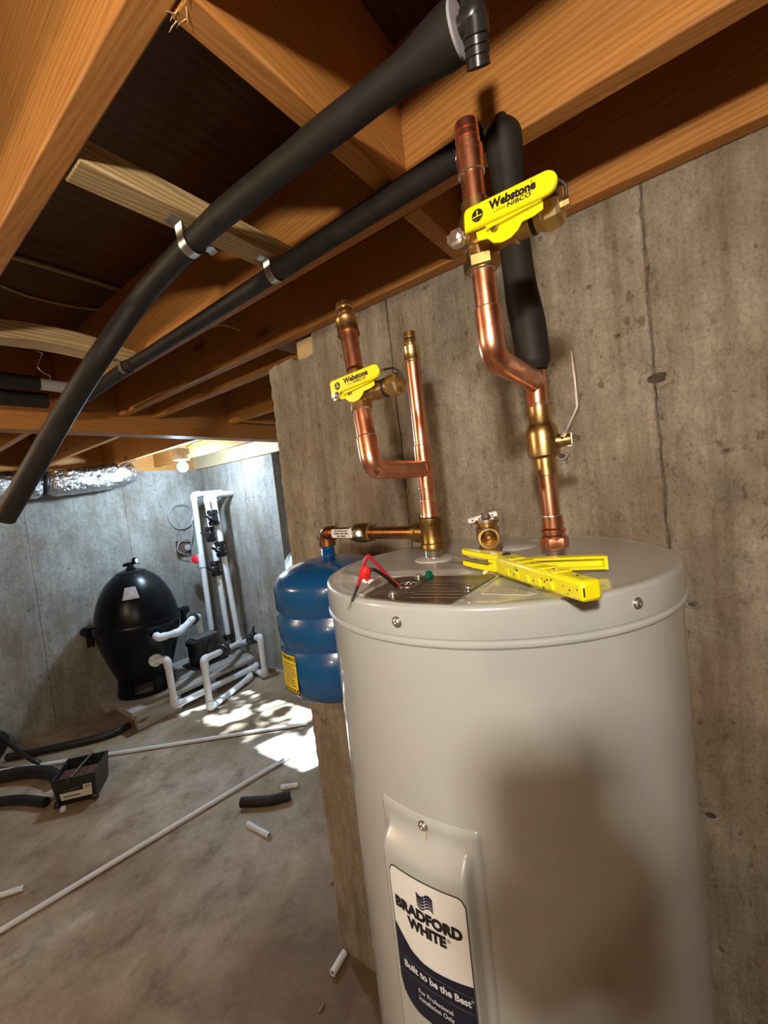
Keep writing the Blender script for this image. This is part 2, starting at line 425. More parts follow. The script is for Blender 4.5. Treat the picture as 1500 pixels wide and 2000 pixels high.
# ------------------------------------------------------------------ the setting
ZJ = 2.103      # underside of the joists
ZD = 2.355      # underside of the plywood deck
XW = 0.947      # face of the wall beside the heater
YC = 1.092      # where that wall stops
g = G(); g.box((-3.0, -2.6, -0.1), (3.6, 4.5, 0.0)); struct(put('floor', g, M['floor_concrete']))

def rough_wall(name, mat, prof, x0, x1, chip=0.004):
    """wall standing in the YZ plane; prof = outline as (y, z) points, subdivided and roughened along its free edges"""
    g = G(); g.prism(prof, lambda y, z, d: Vector((d, y, z)), x0, x1)
    return struct(put(name, g, mat, recalc=True))
# concrete wall beside the heater, its free end ragged, the top corner broken away
edge = []
z = 0.0
while z < 2.03:
    n1 = noise.noise(Vector((z*9.0, 3.3, 0))); n2 = noise.noise(Vector((z*38.0, 8.1, 0))); n3 = noise.noise(Vector((z*95.0, 1.1, 0)))
    yb = YC + 0.012 + 0.010*min(1.0, z/1.2) if z < 1.2 else YC + 0.022
    edge.append((yb + 0.007*n1 + 0.006*n2 + 0.003*n3, z)); z += 0.010
top = [(1.112, 2.046), (1.094, 2.050), (1.075, 2.055), (1.066, 2.049), (1.055, 2.052), (1.040, 2.053), (1.026, 2.056), (1.010, 2.054), (0.996, 2.056), (0.986, 2.047), (0.977, 2.044), (0.950, 2.039), (0.927, 2.037), (0.905, 2.045), (0.896, 2.062), (0.893, 2.080), (0.902, 2.100), (0.890, 2.112), (0.885, 2.115), (-2.6, 2.115)]
rough_wall('wall_right', M['concrete_right'], [(-2.6, 0.0)] + edge + top, XW, XW + 0.22)
g = G(); g.box((XW+0.22, YC-0.22, 0), (3.4, YC, 2.10)); struct(put('wall_return', g, M['concrete_far']))
# wall with the high window, hidden from the photograph behind the ragged wall
WY0, WY1, WZ0, WZ1 = 1.16, 2.97, 1.25, 2.06
g = G()
g.box((3.2, YC, 0), (3.4, WY0, 2.10)); g.box((3.2, WY1, 0), (3.4, 3.06, 2.10)); g.box((3.2, WY0, 0), (3.4, WY1, WZ0)); g.box((3.2, WY0, WZ1), (3.4, WY1, 2.10))
struct(put('wall_alcove', g, M['concrete_recess']))
g = G(); g.box((2.51, 3.06, 0), (3.4, 4.5, 2.06)); struct(put('wall_recess', g, M['concrete_recess']))
g = G(); g.box((-3.0, 4.26, 0), (2.51, 4.5, 2.06)); struct(put('wall_far', g, M['concrete_far']))
g = G(); g.box((-3.0, -2.6, 0), (-2.8, 4.26, 2.10)); struct(put('wall_left', g, M['concrete_recess']))
g = G(); g.box((-2.8, -2.6, 0), (XW, -2.4, 2.10)); struct(put('wall_rear', g, M['concrete_far']))
# ceiling: plywood deck and the framing under it
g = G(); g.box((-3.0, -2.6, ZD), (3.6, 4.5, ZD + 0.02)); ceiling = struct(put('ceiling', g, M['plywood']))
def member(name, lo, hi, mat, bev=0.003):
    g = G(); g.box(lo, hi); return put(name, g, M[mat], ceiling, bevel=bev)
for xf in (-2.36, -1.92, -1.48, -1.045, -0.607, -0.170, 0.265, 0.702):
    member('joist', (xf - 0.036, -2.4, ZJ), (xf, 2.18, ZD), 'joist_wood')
member('joist', (0.912, -2.4, ZJ), (0.946, 2.18, ZD), 'joist_wood')
for xf in (1.10, 1.54, 1.98, 2.42, 2.86):
    member('joist', (xf - 0.036, YC - 0.2, ZJ), (xf, 2.18, ZD), 'joist_wood')
for xf in (-1.48, -1.045, -0.607, -0.170, 0.27, 0.71, 1.135, 1.64, 2.09):
    member('joist', (xf - 0.036, 2.275, ZJ), (xf, 4.30, ZD), 'joist_wood')
member('rim_board', (2.46, 2.275, 2.062), (2.51, 4.30, ZD), 'pale_block_y')
member('rim_board', (3.2, YC, 2.10), (3.4, 3.3, ZD), 'joist_wood'); member('rim_board', (-3.0, -2.6, 2.10), (-2.8, 4.5, ZD), 'joist_wood')
member('rim_board', (-3.0, 4.30, 2.06), (2.51, 4.5, ZD), 'block_wood'); member('rim_board', (-3.0, -2.6, 2.10), (XW+0.2, -2.4, ZD), 'block_wood')
member('rim_board', (XW, -2.6, 2.116), (XW+0.22, YC, ZD), 'joist_wood'); member('rim_board', (2.51, 3.06, 2.06), (3.6, 4.5, ZD), 'joist_wood')
member('rim_board', (XW+0.22, YC-0.22, 2.10), (3.4, YC-0.2, ZD), 'block_wood')
member('girder', (-2.8, 2.18, 2.020), (2.505, 2.275, ZD), 'block_wood', 0.004)
member('blocking', (0.267, 0.362, ZJ), (0.664, 0.397, ZD), 'block_wood')
member('blocking', (0.704, 0.366, ZJ), (0.910, 0.402, ZD), 'block_wood')
member('blocking', (0.267, 0.652, ZJ), (0.664, 0.708, 2.141), 'pale_block')
member('blocking', (1.55, 2.08, ZJ), (1.94, 2.115, ZD), 'block_wood')
# bowed furring strip nailed further along
g = G(); n = 14
vs = []
for i in range(n + 1):
    t = i / n; x = 0.266 + 0.398 * t
    bow = 0.020*math.sin(PI*t*0.9) ; zt = 2.150 + 0.016*math.sin(PI*t*1.1) - 0.03*max(0, t-0.75); y0 = 1.42 - 0.01*t; y1 = 1.475 + bow*0.4
    vs += [(x, y0, zt - 0.047), (x, y1, zt - 0.05), (x, y1, zt), (x, y0, zt)]
fs = [(0,3,2,1), tuple(4*n + q for q in (0,1,2,3))]
for i in range(n):
    for q in range(4): fs.append((4*i+q, 4*i+(q+1)%4, 4*i+4+(q+1)%4, 4*i+4+q))
g.faces(vs, fs); put('furring_strip', g, M['pale_block'], ceiling)
# splintered fibres at the sawn end of the nearest blocking
for i in range(9):
    g = G(); a = Vector((0.268 + random.uniform(0, 0.012), 0.364 + random.uniform(0, 0.03), ZJ + random.uniform(-0.002, 0.006)))
    d = Vector((random.uniform(-0.6, 0.3), random.uniform(-0.2, 0.9), random.uniform(-0.5, 0.05))).normalized() * random.uniform(0.008, 0.018)
    g.tube([a, a + d*0.6 + Vector((0, 0, 0.001)), a + d], [0.0009, 0.0007, 0.0002], 5); put('splinter', g, M['splinter'], ceiling)
# sawn end of a sill timber on top of the broken wall corner
g = G(); g.box((0.952, 0.908, 2.041), (1.06, 0.978, 2.101)); o = put('sill_block', g, M['splinter'], bevel=0.006); tag(o, 'short sawn timber end wedged on the broken top corner of the concrete wall', 'timber block')
# window in the alcove
win = bpy.data.objects.new('window_1', None); COL.objects.link(win); win.location = (3.3, (WY0+WY1)/2, WZ0); struct(win)
for (lo, hi) in (((3.27, WY0, WZ0), (3.33, WY1, WZ0+0.05)), ((3.27, WY0, WZ1-0.05), (3.33, WY1, WZ1)), ((3.27, WY0, WZ0+0.05), (3.33, WY0+0.05, WZ1-0.05)), ((3.27, WY1-0.05, WZ0+0.05), (3.33, WY1, WZ1-0.05)), ((3.28, 2.60, WZ0+0.05), (3.32, 2.625, WZ1-0.05))):
    g = G(); g.box(lo, hi); put('window_frame', g, M['porcelain'], win)

gm, gnt, gb_ = newmat('window_glass')
tr = gnt.nodes.new('ShaderNodeBsdfTransparent'); gl_ = gnt.nodes.new('ShaderNodeBsdfGlossy'); gl_.inputs['Roughness'].default_value = 0.02; mx_ = gnt.nodes.new('ShaderNodeMixShader'); mx_.inputs[0].default_value = 0.07
gnt.links.new(tr.outputs[0], mx_.inputs[1]); gnt.links.new(gl_.outputs[0], mx_.inputs[2]); gnt.links.new(mx_.outputs[0], gnt.nodes['Material Output'].inputs['Surface'])
for ya, yb in ((WY0+0.05, 2.60), (2.625, WY1-0.05)):
    g = G(); g.box((3.298, ya, WZ0+0.05), (3.302, yb, WZ1-0.05)); put('pane', g, gm, win)
# chipped form-tie pockets in the wall beside the heater
wall_r = bpy.data.objects['wall_right']
for u, v_, r in ((1285,738,0.026), (1206,656,0.008), (1150,560,0.005), (1388,1592,0.014), (1352,1180,0.010), (1098,890,0.012), (1420,880,0.007)):
    c = P(u, v_, X=XW); g = G(); g.lathe([(r*1.25, 0.0), (r*1.05, 0.0035), (r*0.75, 0.0030), (r*0.55, 0.0008)], c, (-1,0,0), seg=18)
    for q in g.bm.verts: k = 0.35*noise.noise(q.co*70) ; q.co += Vector((0, q.co.y-c.y, (q.co.z-c.z)*0.6))*k - Vector((0,0,(q.co.z-c.z)*0.35))
    put('tie_pocket_rim', g, M['concrete_right'], wall_r)
    g = G(); g.lathe([(r*0.66, 0.0012), (0, 0.0006)], c, (-1,0,0), seg=14)
    for q in g.bm.verts: q.co.z -= (q.co.z-c.z)*0.35
    put('tie_pocket', g, M['pocket_dark'], wall_r)

# ------------------------------------------------------------------ water heater
HX, HY, HR, HZ = 0.6374, 0.2756, 0.26, 1.4715
heater = thing('water_heater', (HX, HY, 0), 'tall beige electric water heater with a brand label, standing against the concrete wall', 'water heater')
g = G(); g.lathe([(0, 0.0), (HR-0.012, 0.0), (HR-0.003, 0.012), (HR-0.003, 0.05), (HR-0.002, 1.40), (HR-0.002, 1.427)], (HX, HY, 0), seg=128); put('jacket', g, M['heater_enamel'], heater)
g = G(); g.lathe([(HR-0.003, 1.426), (HR+0.0005, 1.4255), (HR+0.0025, 1.428), (HR+0.0025, 1.4305), (HR, 1.433), (HR, 1.4345), (HR+0.0015, 1.4365), (HR+0.0015, 1.4665), (HR+0.0006, 1.4695), (HR-0.0015, 1.4715), (HR-0.0045, 1.4722), (HR-0.0095, 1.4722), (HR-0.013, 1.4712), (HR-0.02, HZ), (0, HZ)], (HX, HY, 0), seg=128); lid = put('lid', g, M['heater_enamel'], heater)
def cyl(ang, z, dr=0.0):
    a = math.radians(ang); return Vector((HX + (HR + dr)*math.cos(a), HY + (HR + dr)*math.sin(a), z))
def screw(name, at, d, r, parent, mat='chrome'):
    g = G(); g.lathe([(r*1.45, 0), (r*1.45, r*0.25), (r, r*0.3), (r*0.95, r*0.75), (r*0.6, r*1.0), (r*0.32, r*1.02), (r*0.3, r*0.6), (0, r*0.6)], at, d, seg=14)
    return put(name, g, M[mat], parent)
for ang in (179.5, 238.0, 300, 60, 120):
    p = cyl(ang, 1.452 if ang < 200 else 1.454, 0.0012); screw('lid_screw', p, (p.x-HX, p.y-HY, 0), 0.0046, heater)
# pipe ports on the lid
PL = P(848, 1092, Z=HZ); PR = P(1086, 1090, Z=HZ); PT = P(957, 1084, Z=HZ); PA = P(1003, 1067, Z=HZ)
for nm, p, r in (('port_collar', PL, 0.034), ('port_collar', PR, 0.034), ('port_collar', PT, 0.033), ('port_cap', PA, 0.042)):
    g = G(); dome = 0.006 if nm == 'port_cap' else 0.004
    g.lathe([(r, 0), (r, 0.0015), (r*0.9, dome*0.7), (r*0.5, dome), (0, dome)], p, seg=40); put(nm, g, M['heater_plastic'], heater)
for p in (PL, PR):
    g = G(); pr = [(0.0145, 0)]
    for i in range(8): pr += [(0.0145, 0.004 + i*0.0022), (0.0138, 0.0051 + i*0.0022)]
    pr += [(0.0145, 0.024), (0, 0.024)]
    g.lathe(pr, p, seg=24); put('nipple', g, M['steel'], heater)
# T&P relief valve
rv = G(); z0 = PT.z + 0.003
rv.lathe([(0.0155, 0), (0.017, 0.004), (0.0175, 0.010), (0.015, 0.014), (0.016, 0.020), (0.0195, 0.026), (0.0195, 0.044), (0.0165, 0.048), (0.0165, 0.052), (0.0205, 0.053), (0.0205, 0.057), (0, 0.057)], (PT.x, PT.y, z0), seg=28)
rdir = Vector((-0.90, -0.42, 0)).normalized(); oc = Vector((PT.x, PT.y, z0 + 0.030))
rv.lathe([(0.0155, 0.004), (0.0155, 0.020), (0.0185, 0.021), (0.0185, 0.032), (0.0172, 0.0335), (0.0135, 0.0335), (0.0128, 0.031), (0.0125, 0.012), (0, 0.012)], oc, rdir, seg=28)
relief = put('relief_valve', rv, M['brass'], heater); relief['label'] = 'brass relief valve with open side outlet'
g = G(); g.lathe([(0.0055, 0.0125), (0.0055, 0.020), (0.003, 0.022), (0, 0.022)], oc, rdir, seg=12); put('valve_seat', g, M['bright_brass'], relief)
g = G(); g.lathe([(0.0195, 0.057), (0.0195, 0.0595), (0.012, 0.062), (0.008, 0.070), (0, 0.071)], (PT.x, PT.y, z0), seg=24); put('bonnet_cap', g, M['steel'], relief)
la = Vector((PT.x, PT.y, z0 + 0.068)); yv = Vector((0.30, -0.95, 0.0)).normalized(); up = Vector((0,0,1))
lr = Matrix((yv*math.cos(0.19)+up*math.sin(0.19), Vector((-0.95,-0.30,0)), up*math.cos(0.19)-yv*math.sin(0.19))).transposed()
g = G(); g.box((-0.032, -0.0065, 0.0), (0.019, 0.0065, 0.0016), lr, la); g.box((-0.032, 0.005, -0.008), (0.019, 0.0065, 0.0), lr, la); g.box((-0.006, -0.0065, -0.006), (0.006, -0.005, 0.0), lr, la)
put('test_lever', g, M['chrome'], relief, bevel=0.0005)
for i in range(4):
    g = G(); c = la + lr @ Vector((-0.024 + i*0.0115, 0.0068, -0.004)); g.lathe([(0.0016, 0), (0.0016, 0.0004), (0, 0.0004)], c, lr @ Vector((0, 1, 0)), seg=10); put('stamped_dot', g, M['black_ink'], relief)
# wiring cover on the lid: two brown plates with a raised seam
def lid_pt(u, v, h=0.0): p = P(u, v, Z=HZ); p.z += h; return p
def plate(name, pix, h0, h1, mat, parent, bevel=0.0):
    g = G(); pts = [lid_pt(*q) for q in pix]
    a = [g.bm.verts.new(p + Vector((0,0,h0))) for p in pts]; b = [g.bm.verts.new(p + Vector((0,0,h1))) for p in pts]
    n = len(a); g.bm.faces.new(a[::-1]); g.bm.faces.new(b)
    for i in range(n): g.bm.faces.new((a[i], a[(i+1)%n], b[(i+1)%n], b[i]))
    return put(name, g, M[mat], parent, bevel=bevel)
plate('wiring_rim', [(706,1172),(708,1166),(786,1127),(975,1121),(978,1126),(890,1181),(880,1185),(800,1182)], 0.0, 0.0012, 'heater_enamel', heater)
wc = plate('wiring_cover', [(713,1170),(716,1164),(778,1131),(846,1129),(773,1177)], 0.0008, 0.003, 'brown_plate', heater); wc['label'] = 'dark brown wiring cover plate'
wp = plate('wiring_cover', [(776,1177.5),(849,1129),(935,1127),(962,1124),(968,1128),(884,1180),(876,1182)], 0.0008, 0.0026, 'brown_plate', heater); wp['label'] = 'dark brown printed wiring plate'
for q in ((768,1166),(818,1131),(915,1154)):
    screw('cover_screw', lid_pt(*q, 0.0032), (0,0,1), 0.0042, heater)
g = G(); g.lathe([(0.0135, 0.0), (0.0135, 0.001), (0.0112, 0.0012), (0.011, 0.0004), (0, 0.0004)], lid_pt(797,1147,0.003), seg=24); put('knockout_ring', g, M['steel'], wc)
g = G(); g.lathe([(0.0108, 0.0), (0.0108, 0.0008), (0, 0.0008)], lid_pt(797,1147,0.003), seg=24); put('knockout_hole', g, M['black_ink'], wc)
# printed lines on the plates and stickers
def lid_text(parent, s, u0, v0, u1, v1, size, mat, h, name='printed_line'):
    a = lid_pt(u0, v0, h); b = lid_pt(u1, v1, h); ex = (b - a).normalized(); ey = Vector((-ex.y, ex.x, 0))
    g = G(); print_line(g, s, size, lambda x, y: a + ex*x + ey*y); put(name, g, M[mat], parent, recalc=False)
for i, s in enumerate(((7,10,5), (6,8,5))):
    lid_text(wc, s, 727+i*5, 1166-i*4, 770+i*5, 1164-i*4, 0.0042, 'plate_print', 0.0034)
for i, s in enumerate(((3,6,10,4), (4,4,3,5,4), (6,2,5,5), (3,5,2), (3,5,2), (6,5))):
    lid_text(wp, s, 800+i*8, 1172-i*6.2, 900+i*8, 1173-i*6.4, 0.0052, 'plate_print', 0.0031)
st = plate('sticker', [(738,1127),(762,1116),(905,1112),(925,1118),(905,1126)], 0.0001, 0.0005, 'white_label', heater); st['label'] = 'white printed diagram sticker'
for i in range(4): lid_text(st, (6,7,5,7,5,7,10), 746+i*7, 1125.5-i*2.8, 880+i*7, 1122.5-i*2.6, 0.0042, 'grey_ink', 0.0008)
st = plate('sticker', [(940,1160),(960,1141),(1050,1160),(1032,1163)], 0.0001, 0.0005, 'cream_label', heater); st['label'] = 'cream instruction sticker'
for i in range(4): lid_text(st, (4,12,6), 947+i*4, 1159-i*4.2, 1020+i*4, 1160.5-i*3, 0.0036, 'grey_ink', 0.0008)
st = plate('sticker', [(1050,1132),(1112,1124),(1122,1128),(1112,1135),(1060,1138)], 0.0001, 0.0005, 'white_label', heater)
st = plate('sticker', [(1003,1061),(1045,1054),(1056,1055),(1040,1060)], 0.0001, 0.0005, 'white_label', heater)
# ground screw and wire leads
gs = lid_pt(839, 1131, 0.003)
g = G(); g.lathe([(0.007,0),(0.007,0.003),(0.0055,0.0032),(0.0055,0.006),(0.003,0.009),(0,0.009)], gs, seg=6); put('ground_screw', g, M['green_screw'], heater)
LP = lid_pt(797, 1147, 0.0)
w0 = LP + Vector((0,0,0.004))
def at_d(u, v, ref, dd=0.0): return P(u, v, D=(ROT.transposed() @ (ref - EYE)).z * -1 + dd)
def wire(name, pix, mat, r, first=None):
    pts = ([first] if first is not None else []) + [at_d(u, v, LP, dd) for u, v, dd in pix]
    g = G(); g.tube(fillet(pts, 0.012, 5), r, 8); return put(name, g, M[mat], heater)
b0 = wire('wire_lead', [(788,1150,0.0),(780,1149,0),(758,1130,-0.015),(742,1119,-0.02),(731,1112,-0.022),(722,1113,-0.023),(714,1125,-0.024)], 'black_wire', 0.0023, LP + Vector((0.004,-0.004,0.004)))
b1 = wire('wire_lead', [(784,1148,0.002),(765,1133,-0.01),(742,1108,-0.018),(722,1087,-0.022),(719,1085,-0.022),(713,1095,-0.024),(706,1118,-0.025),(699,1146,-0.026)], 'red_wire', 0.0023, LP + Vector((0.002,0.002,0.004)))
g = G(); g.tube([at_d(699,1144,LP,-0.026), at_d(697,1150,LP,-0.026), at_d(687,1174,LP,-0.027)], [0.0024,0.002,0.0018], 8); put('splice_sleeve', g, M['black_wire'], heater)
g = G(); g.tube([at_d(687,1173,LP,-0.027), at_d(679,1190,LP,-0.028)], 0.0007, 6); put('wire_tip', g, M['grey_ink'], heater)
ca = at_d(719,1108,LP,-0.026); cb = at_d(708,1133,LP,-0.026)
g = G(); g.tube([at_d(716,1107,LP,-0.028), at_d(714,1116,LP,-0.028), at_d(712,1124,LP,-0.027), at_d(706,1127,LP,-0.027)], [0.004,0.0072,0.0062,0.0035], 8); put('wire_connector', g, M['red_cap'], heater)
g = G(); g.tube([at_d(714,1122,LP,-0.026), at_d(720,1132,LP,-0.026)], [0.0035,0.004], 8); put('wire_bundle', g, M['red_wire'], heater)
for i in range(4):
    g = G(); g.tube([at_d(719,1131,LP,-0.027), at_d(721+i*2.6,1140-i*2.2,LP,-0.027)], 0.001, 6); put('wire_strand', g, M['white_label'], heater)
# access panel: raised curved cover on the jacket
def cgrid(name, rows, mat, parent, sharp=35):
    g = G(); vs = []; fs = []; nc = len(rows[0])
    for r in rows: vs += r
    for i in range(len(rows)-1):
        for k in range(nc-1): fs.append((i*nc+k, i*nc+k+1, (i+1)*nc+k+1, (i+1)*nc+k))
    g.faces(vs, fs); return put(name, g, M[mat], parent, sharp)
def sm(a, b, x): t = max(0, min(1, (x-a)/(b-a))); return t*t*(3-2*t)
rows = []
A0, A1 = -14.6, 15.4     # degrees about the -X side
zt_, zb_ = 1.222, 0.80
NZ, NA = 84, 44
for i in range(NZ + 1):
    zz = zt_ - (zt_ - zb_) * (i / NZ)
    row = []
    for k in range(NA + 1):
        a = A0 + (A1 - A0) * k / NA
        e = min(a - A0, A1 - a) * 0.0045; ez = min(zt_ - zz, zz - zb_)
        skirt = sm(0, 0.004, min(e, ez)) * 0.0035
        # main raised field with rolled top edge
        ee = min(a - (A0 + 2.2), (A1 - 2.2) - a) * 0.0045
        field = sm(0.0, 0.008, ee) * sm(1.203, 1.174, zz) * sm(zb_ + 0.01, zb_ + 0.04, zz) * 0.0185
        row.append(cyl(180 + a, zz, -0.0025 + skirt + field))
    rows.append(row)
panel = cgrid('access_panel', rows, 'heater_enamel', heater, 60)
p = cyl(180.4, 1.2115, 0.001); screw('panel_screw', p, (-1, 0, 0.1), 0.0045, panel)
p = cyl(180.4, 1.203, 0.0015); g = G(); g.box((-0.002, -0.004, -0.006), (0.001, 0.004, 0.004), None, p); put('screw_tab', g, M['heater_plastic'], panel)
FR = 0.0185 + 0.0035 - 0.0025 + 0.0003      # radius offset of the panel field
def lab(x, z, h=0.0):   # x metres around the curve from the panel's middle (positive to the viewer's right), z height
    return cyl(180.0 + math.degrees(x / (HR + FR)), z + 0.008, FR + h)
LW = 0.0490; LXC = 0.0057; LT, LB = 1.1515, 0.9785
def curved_patch(name, xa, xb, top, bot, mat, h, nx=28, nz=10):
    rows = []
    for i in range(nz+1):
        r = []
        for k in range(nx+1):
            x = xa + (xb-xa)*k/nx; t = i/nz; r.append(lab(x + LXC, top(x)*(1-t) + bot(x)*t, h))
        rows.append(r)
    return cgrid(name, rows, mat, panel)
def ends(x, w, z, rad, s):
    d = abs(x) - (w - rad)
    return z if d <= 0 else z - s*(rad - math.sqrt(max(0, rad*rad - d*d)))
def topf(w, z, rad): return lambda x: ends(x, w, z, rad, 1)
def botf(w, z, rad): return lambda x: ends(x, w, z, rad, -1)
SW = [(-0.0490,1.0800),(-0.0414,1.0715),(-0.0270,1.0560),(-0.0120,1.0500),(0.0032,1.0492),(0.0253,1.0506),(0.0490,1.0535)]
def swoosh(x):
    for (x0,z0),(x1,z1) in zip(SW, SW[1:]):
        if x <= x1: return z0 + (z1-z0)*(x-x0)/(x1-x0)
    return SW[-1][1]
curved_patch('label_border', -LW-0.0014, LW+0.0014, topf(LW+0.0014, LT+0.0014, 0.010), botf(LW+0.0014, LB-0.0014, 0.030), 'label_border', 0.0002)
curved_patch('label_sheet', -LW, LW, topf(LW, LT, 0.009), botf(LW, LB, 0.029), 'white_label', 0.0005)
curved_patch('label_band', -LW, LW, lambda x: max(swoosh(x), botf(LW, LB, 0.029)(x)), botf(LW, LB, 0.029), 'navy_ink', 0.0008)
def label_text(s, size, x, z, mat, off=0.0, width=None, name='lettering', tilt=0.0):
    # letters run around the curve of the panel; width = printed length in metres
    g = G(); ext = []
    text_geo(g, s, size, lambda a, b: Vector((a, b, 0)), offset=off)
    lo = min(v.co.x for v in g.bm.verts); hi = max(v.co.x for v in g.bm.verts); k = (width/(hi-lo)) if width else 1.0; mid = (lo+hi)/2
    for v in g.bm.verts: a = (v.co.x - mid)*k; v.co = lab(x + a, z + v.co.y + tilt*a, 0.0012)
    put(name, g, M[mat], panel, recalc=False)
label_text('BRADFORD', 0.0172, 0.0054, 1.1090, 'black_ink', 0.0011, 0.0865)
label_text('WHITE', 0.0172, 0.0032, 1.0925, 'black_ink', 0.0011, 0.0505)
label_text('\u00ae', 0.006, 0.0315, 1.0965, 'black_ink')
label_text('Built to be the Best', 0.0118, 0.0080, 1.0325, 'white_ink', 0.0004, 0.0850)
label_text('\u00ae', 0.0045, 0.0522, 1.0365, 'white_ink')
label_text('For Professional', 0.0080, 0.0054, 1.0100, 'white_ink', 0.0001, 0.0440)
label_text('Installation Only', 0.0080, 0.0056, 1.0010, 'white_ink', 0.0001, 0.0450)
for zc in (1.0408, 1.0215):
    curved_patch('label_rule', -LW+0.001, LW-0.001, lambda x, zc=zc: zc + 0.0004, lambda x, zc=zc: zc - 0.0003, 'grey_ink', 0.0011, 28, 1)
# flag emblem: five wavy bars, slit down the middle
for i in range(5):
    for s in (-1, 1):
        xa, xb = (-0.0105, -0.0003) if s < 0 else (0.0003, 0.0105)
        wv = lambda x: -0.0030*math.sin((x+0.0105)/0.021*2*PI) - 0.05*x
        z0_ = 1.1375 - i*0.0036
        curved_patch('emblem_bar', xa, xb, lambda x, z0_=z0_: z0_ + wv(x), lambda x, z0_=z0_, i=i: z0_ - 0.0032 + 0.0003*i + wv(x), 'navy_ink', 0.0012, 10, 1)

# ------------------------------------------------------------------ copper risers
def pipe(name, pts, r, mat, parent, rad=0.02, seg=24):
    g = G(); g.tube(fillet(pts, rad, 8), r, seg); return put(name, g, M[mat], parent)
def sleeve(name, a, b, prof, mat, parent, seg=24):
    """turned fitting between points a and b; prof = (radius, 0..1)"""
    a = Vector(a); b = Vector(b); L = (b-a).length
    g = G(); g.lathe([(0, 0)] + [(r, t*L) for r, t in prof] + [(0, L)] if False else [(prof[0][0]*0.0, prof[0][1]*L)] + [(r, t*L) for r, t in prof] + [(0, prof[-1][1]*L)], a, b-a, seg=seg)
    return put(name, g, M[mat], parent)
def hexa(name, a, b, r, mat, parent, rot=0.0):
    g = G(); L = (Vector(b)-Vector(a)).length
    g.lathe([(0,0),(r*0.9,0),(r,0.12*L),(r,0.88*L),(r*0.9,L),(0,L)], a, Vector(b)-Vector(a), seg=6, a0=rot, a1=rot+2*PI); return put(name, g, M[mat], parent, sharp=20)
def solder(p, d, r, parent):
    d = Vector(d).normalized(); g = G(); g.lathe([(r, -0.0012), (r+0.0016, -0.0004), (r+0.0012, 0.0012), (r, 0.002)], p, d, seg=24); return put('solder_joint', g, M['solder'], parent)
UP = Vector((0,0,1))
RT = 0.0127
def barb(parent, base, d, r):
    d = Vector(d).normalized()
    g = G(); g.lathe([(0,0),(r*1.16,0),(r*1.16,0.003),(r*1.12,0.004),(r*1.12,0.020),(r*1.16,0.021),(r*1.16,0.025),(r*0.82,0.026),(r*0.80,0.032),(r*0.92,0.033),(r*0.86,0.040),(r*0.80,0.041),(r*0.92,0.042),(r*0.84,0.050),(r*0.68,0.051),(r*0.66,0.020),(0,0.020)], base, d, seg=28)
    return put('barb_adapter', g, M['bright_brass'], parent)

riser = thing('copper_riser', (PR.x, PR.y, PR.z+0.012), 'taller copper riser with yellow-handled valve and steel-lever ball valve, on the heater outlet', 'copper pipe')
def rz(z): return Vector((PR.x, PR.y + (z-HZ)*0.02, z))
# female adapter, pipe, ball valve, pipe, tee
g = G(); g.lathe([(0.0,0.020),(0.0185,0.020),(0.0185,0.024),(0.0175,0.026)], PR, seg=6); g.lathe([(0.0178,0.024),(0.0178,0.034),(0.0155,0.037),(0.0155,0.040),(0.0175,0.041),(0.0175,0.044),(0.0145,0.047),(0.0145,0.064),(0.0,0.064)], PR, seg=28); put('female_adapter', g, M['copper'], riser)
g = G(); g.lathe([(0.0,0.0155),(0.0195,0.0155),(0.0205,0.018),(0.0205,0.029),(0.0195,0.0315),(0,0.0315)], PR, seg=6, a0=0.4, a1=0.4+2*PI); put('adapter_hex', g, M['copper'], riser, sharp=20)
solder(rz(HZ+0.0645), UP, RT, riser)
pipe('pipe', [rz(HZ+0.06), rz(1.74)], RT, 'copper', riser)
zv0, zv1 = 1.598, 1.700
sleeve('ball_valve', rz(zv0), rz(zv1), [(0.0155,0),(0.0155,0.24),(0.0165,0.25),(0.0225,0.28),(0.0232,0.34),(0.0232,0.60),(0.0222,0.66),(0.0195,0.72),(0.0168,0.76),(0.0168,1.0)], 'brass', riser)
bv = [o for o in riser.children if o.name.startswith('ball_valve')][0]; bv['label'] = 'brass ball valve with bent steel lever'
solder(rz(zv0), UP, RT, riser); solder(rz(zv1), UP, RT, riser)
# raised casting marks on the valve body
def cast_text(parent, s, size, c, ang, r, z):
    g = G(); text_geo(g, s, size, lambda x, y: Vector((c.x + r*math.cos(ang + x/r), c.y + r*math.sin(ang + x/r), z + y)), offset=0.0001, res=1); put('cast_mark', g, M['bright_brass'], parent, recalc=False)
for i, s in enumerate(('3/4"', '600')): cast_text(bv, s, 0.0075, rz(1.65), PI + 0.72 - 0.15, 0.0236, 1.6535 - i*0.0075)
stem_c = rz(1.6455); sd = Vector((0.05,-1,0)).normalized()
g = G(); g.lathe([(0,0.015),(0.0115,0.015),(0.0100,0.026),(0.0085,0.034),(0.0085,0.040),(0,0.040)], stem_c, sd, seg=20); put('stem_boss', g, M['brass'], bv)
g = G(); g.box((-0.009,-0.009,0.040),(0.009,0.009,0.0425), frame(sd), stem_c); g.box((-0.004,-0.011,0.034),(0.004,-0.008,0.0425), frame(sd), stem_c); put('stop_plate', g, M['chrome'], bv, bevel=0.0006)
g = G(); g.lathe([(0,0.042),(0.0065,0.042),(0.0065,0.048),(0.004,0.049),(0.004,0.052),(0,0.052)], stem_c, sd, seg=6); put('stem_nut', g, M['chrome'], bv)
lv = [P(1098,852,X=0.636), P(1108,842,X=0.636), P(1129,795,X=0.636), P(1127,770,X=0.636), P(1118,688,X=0.64)]
g = G()
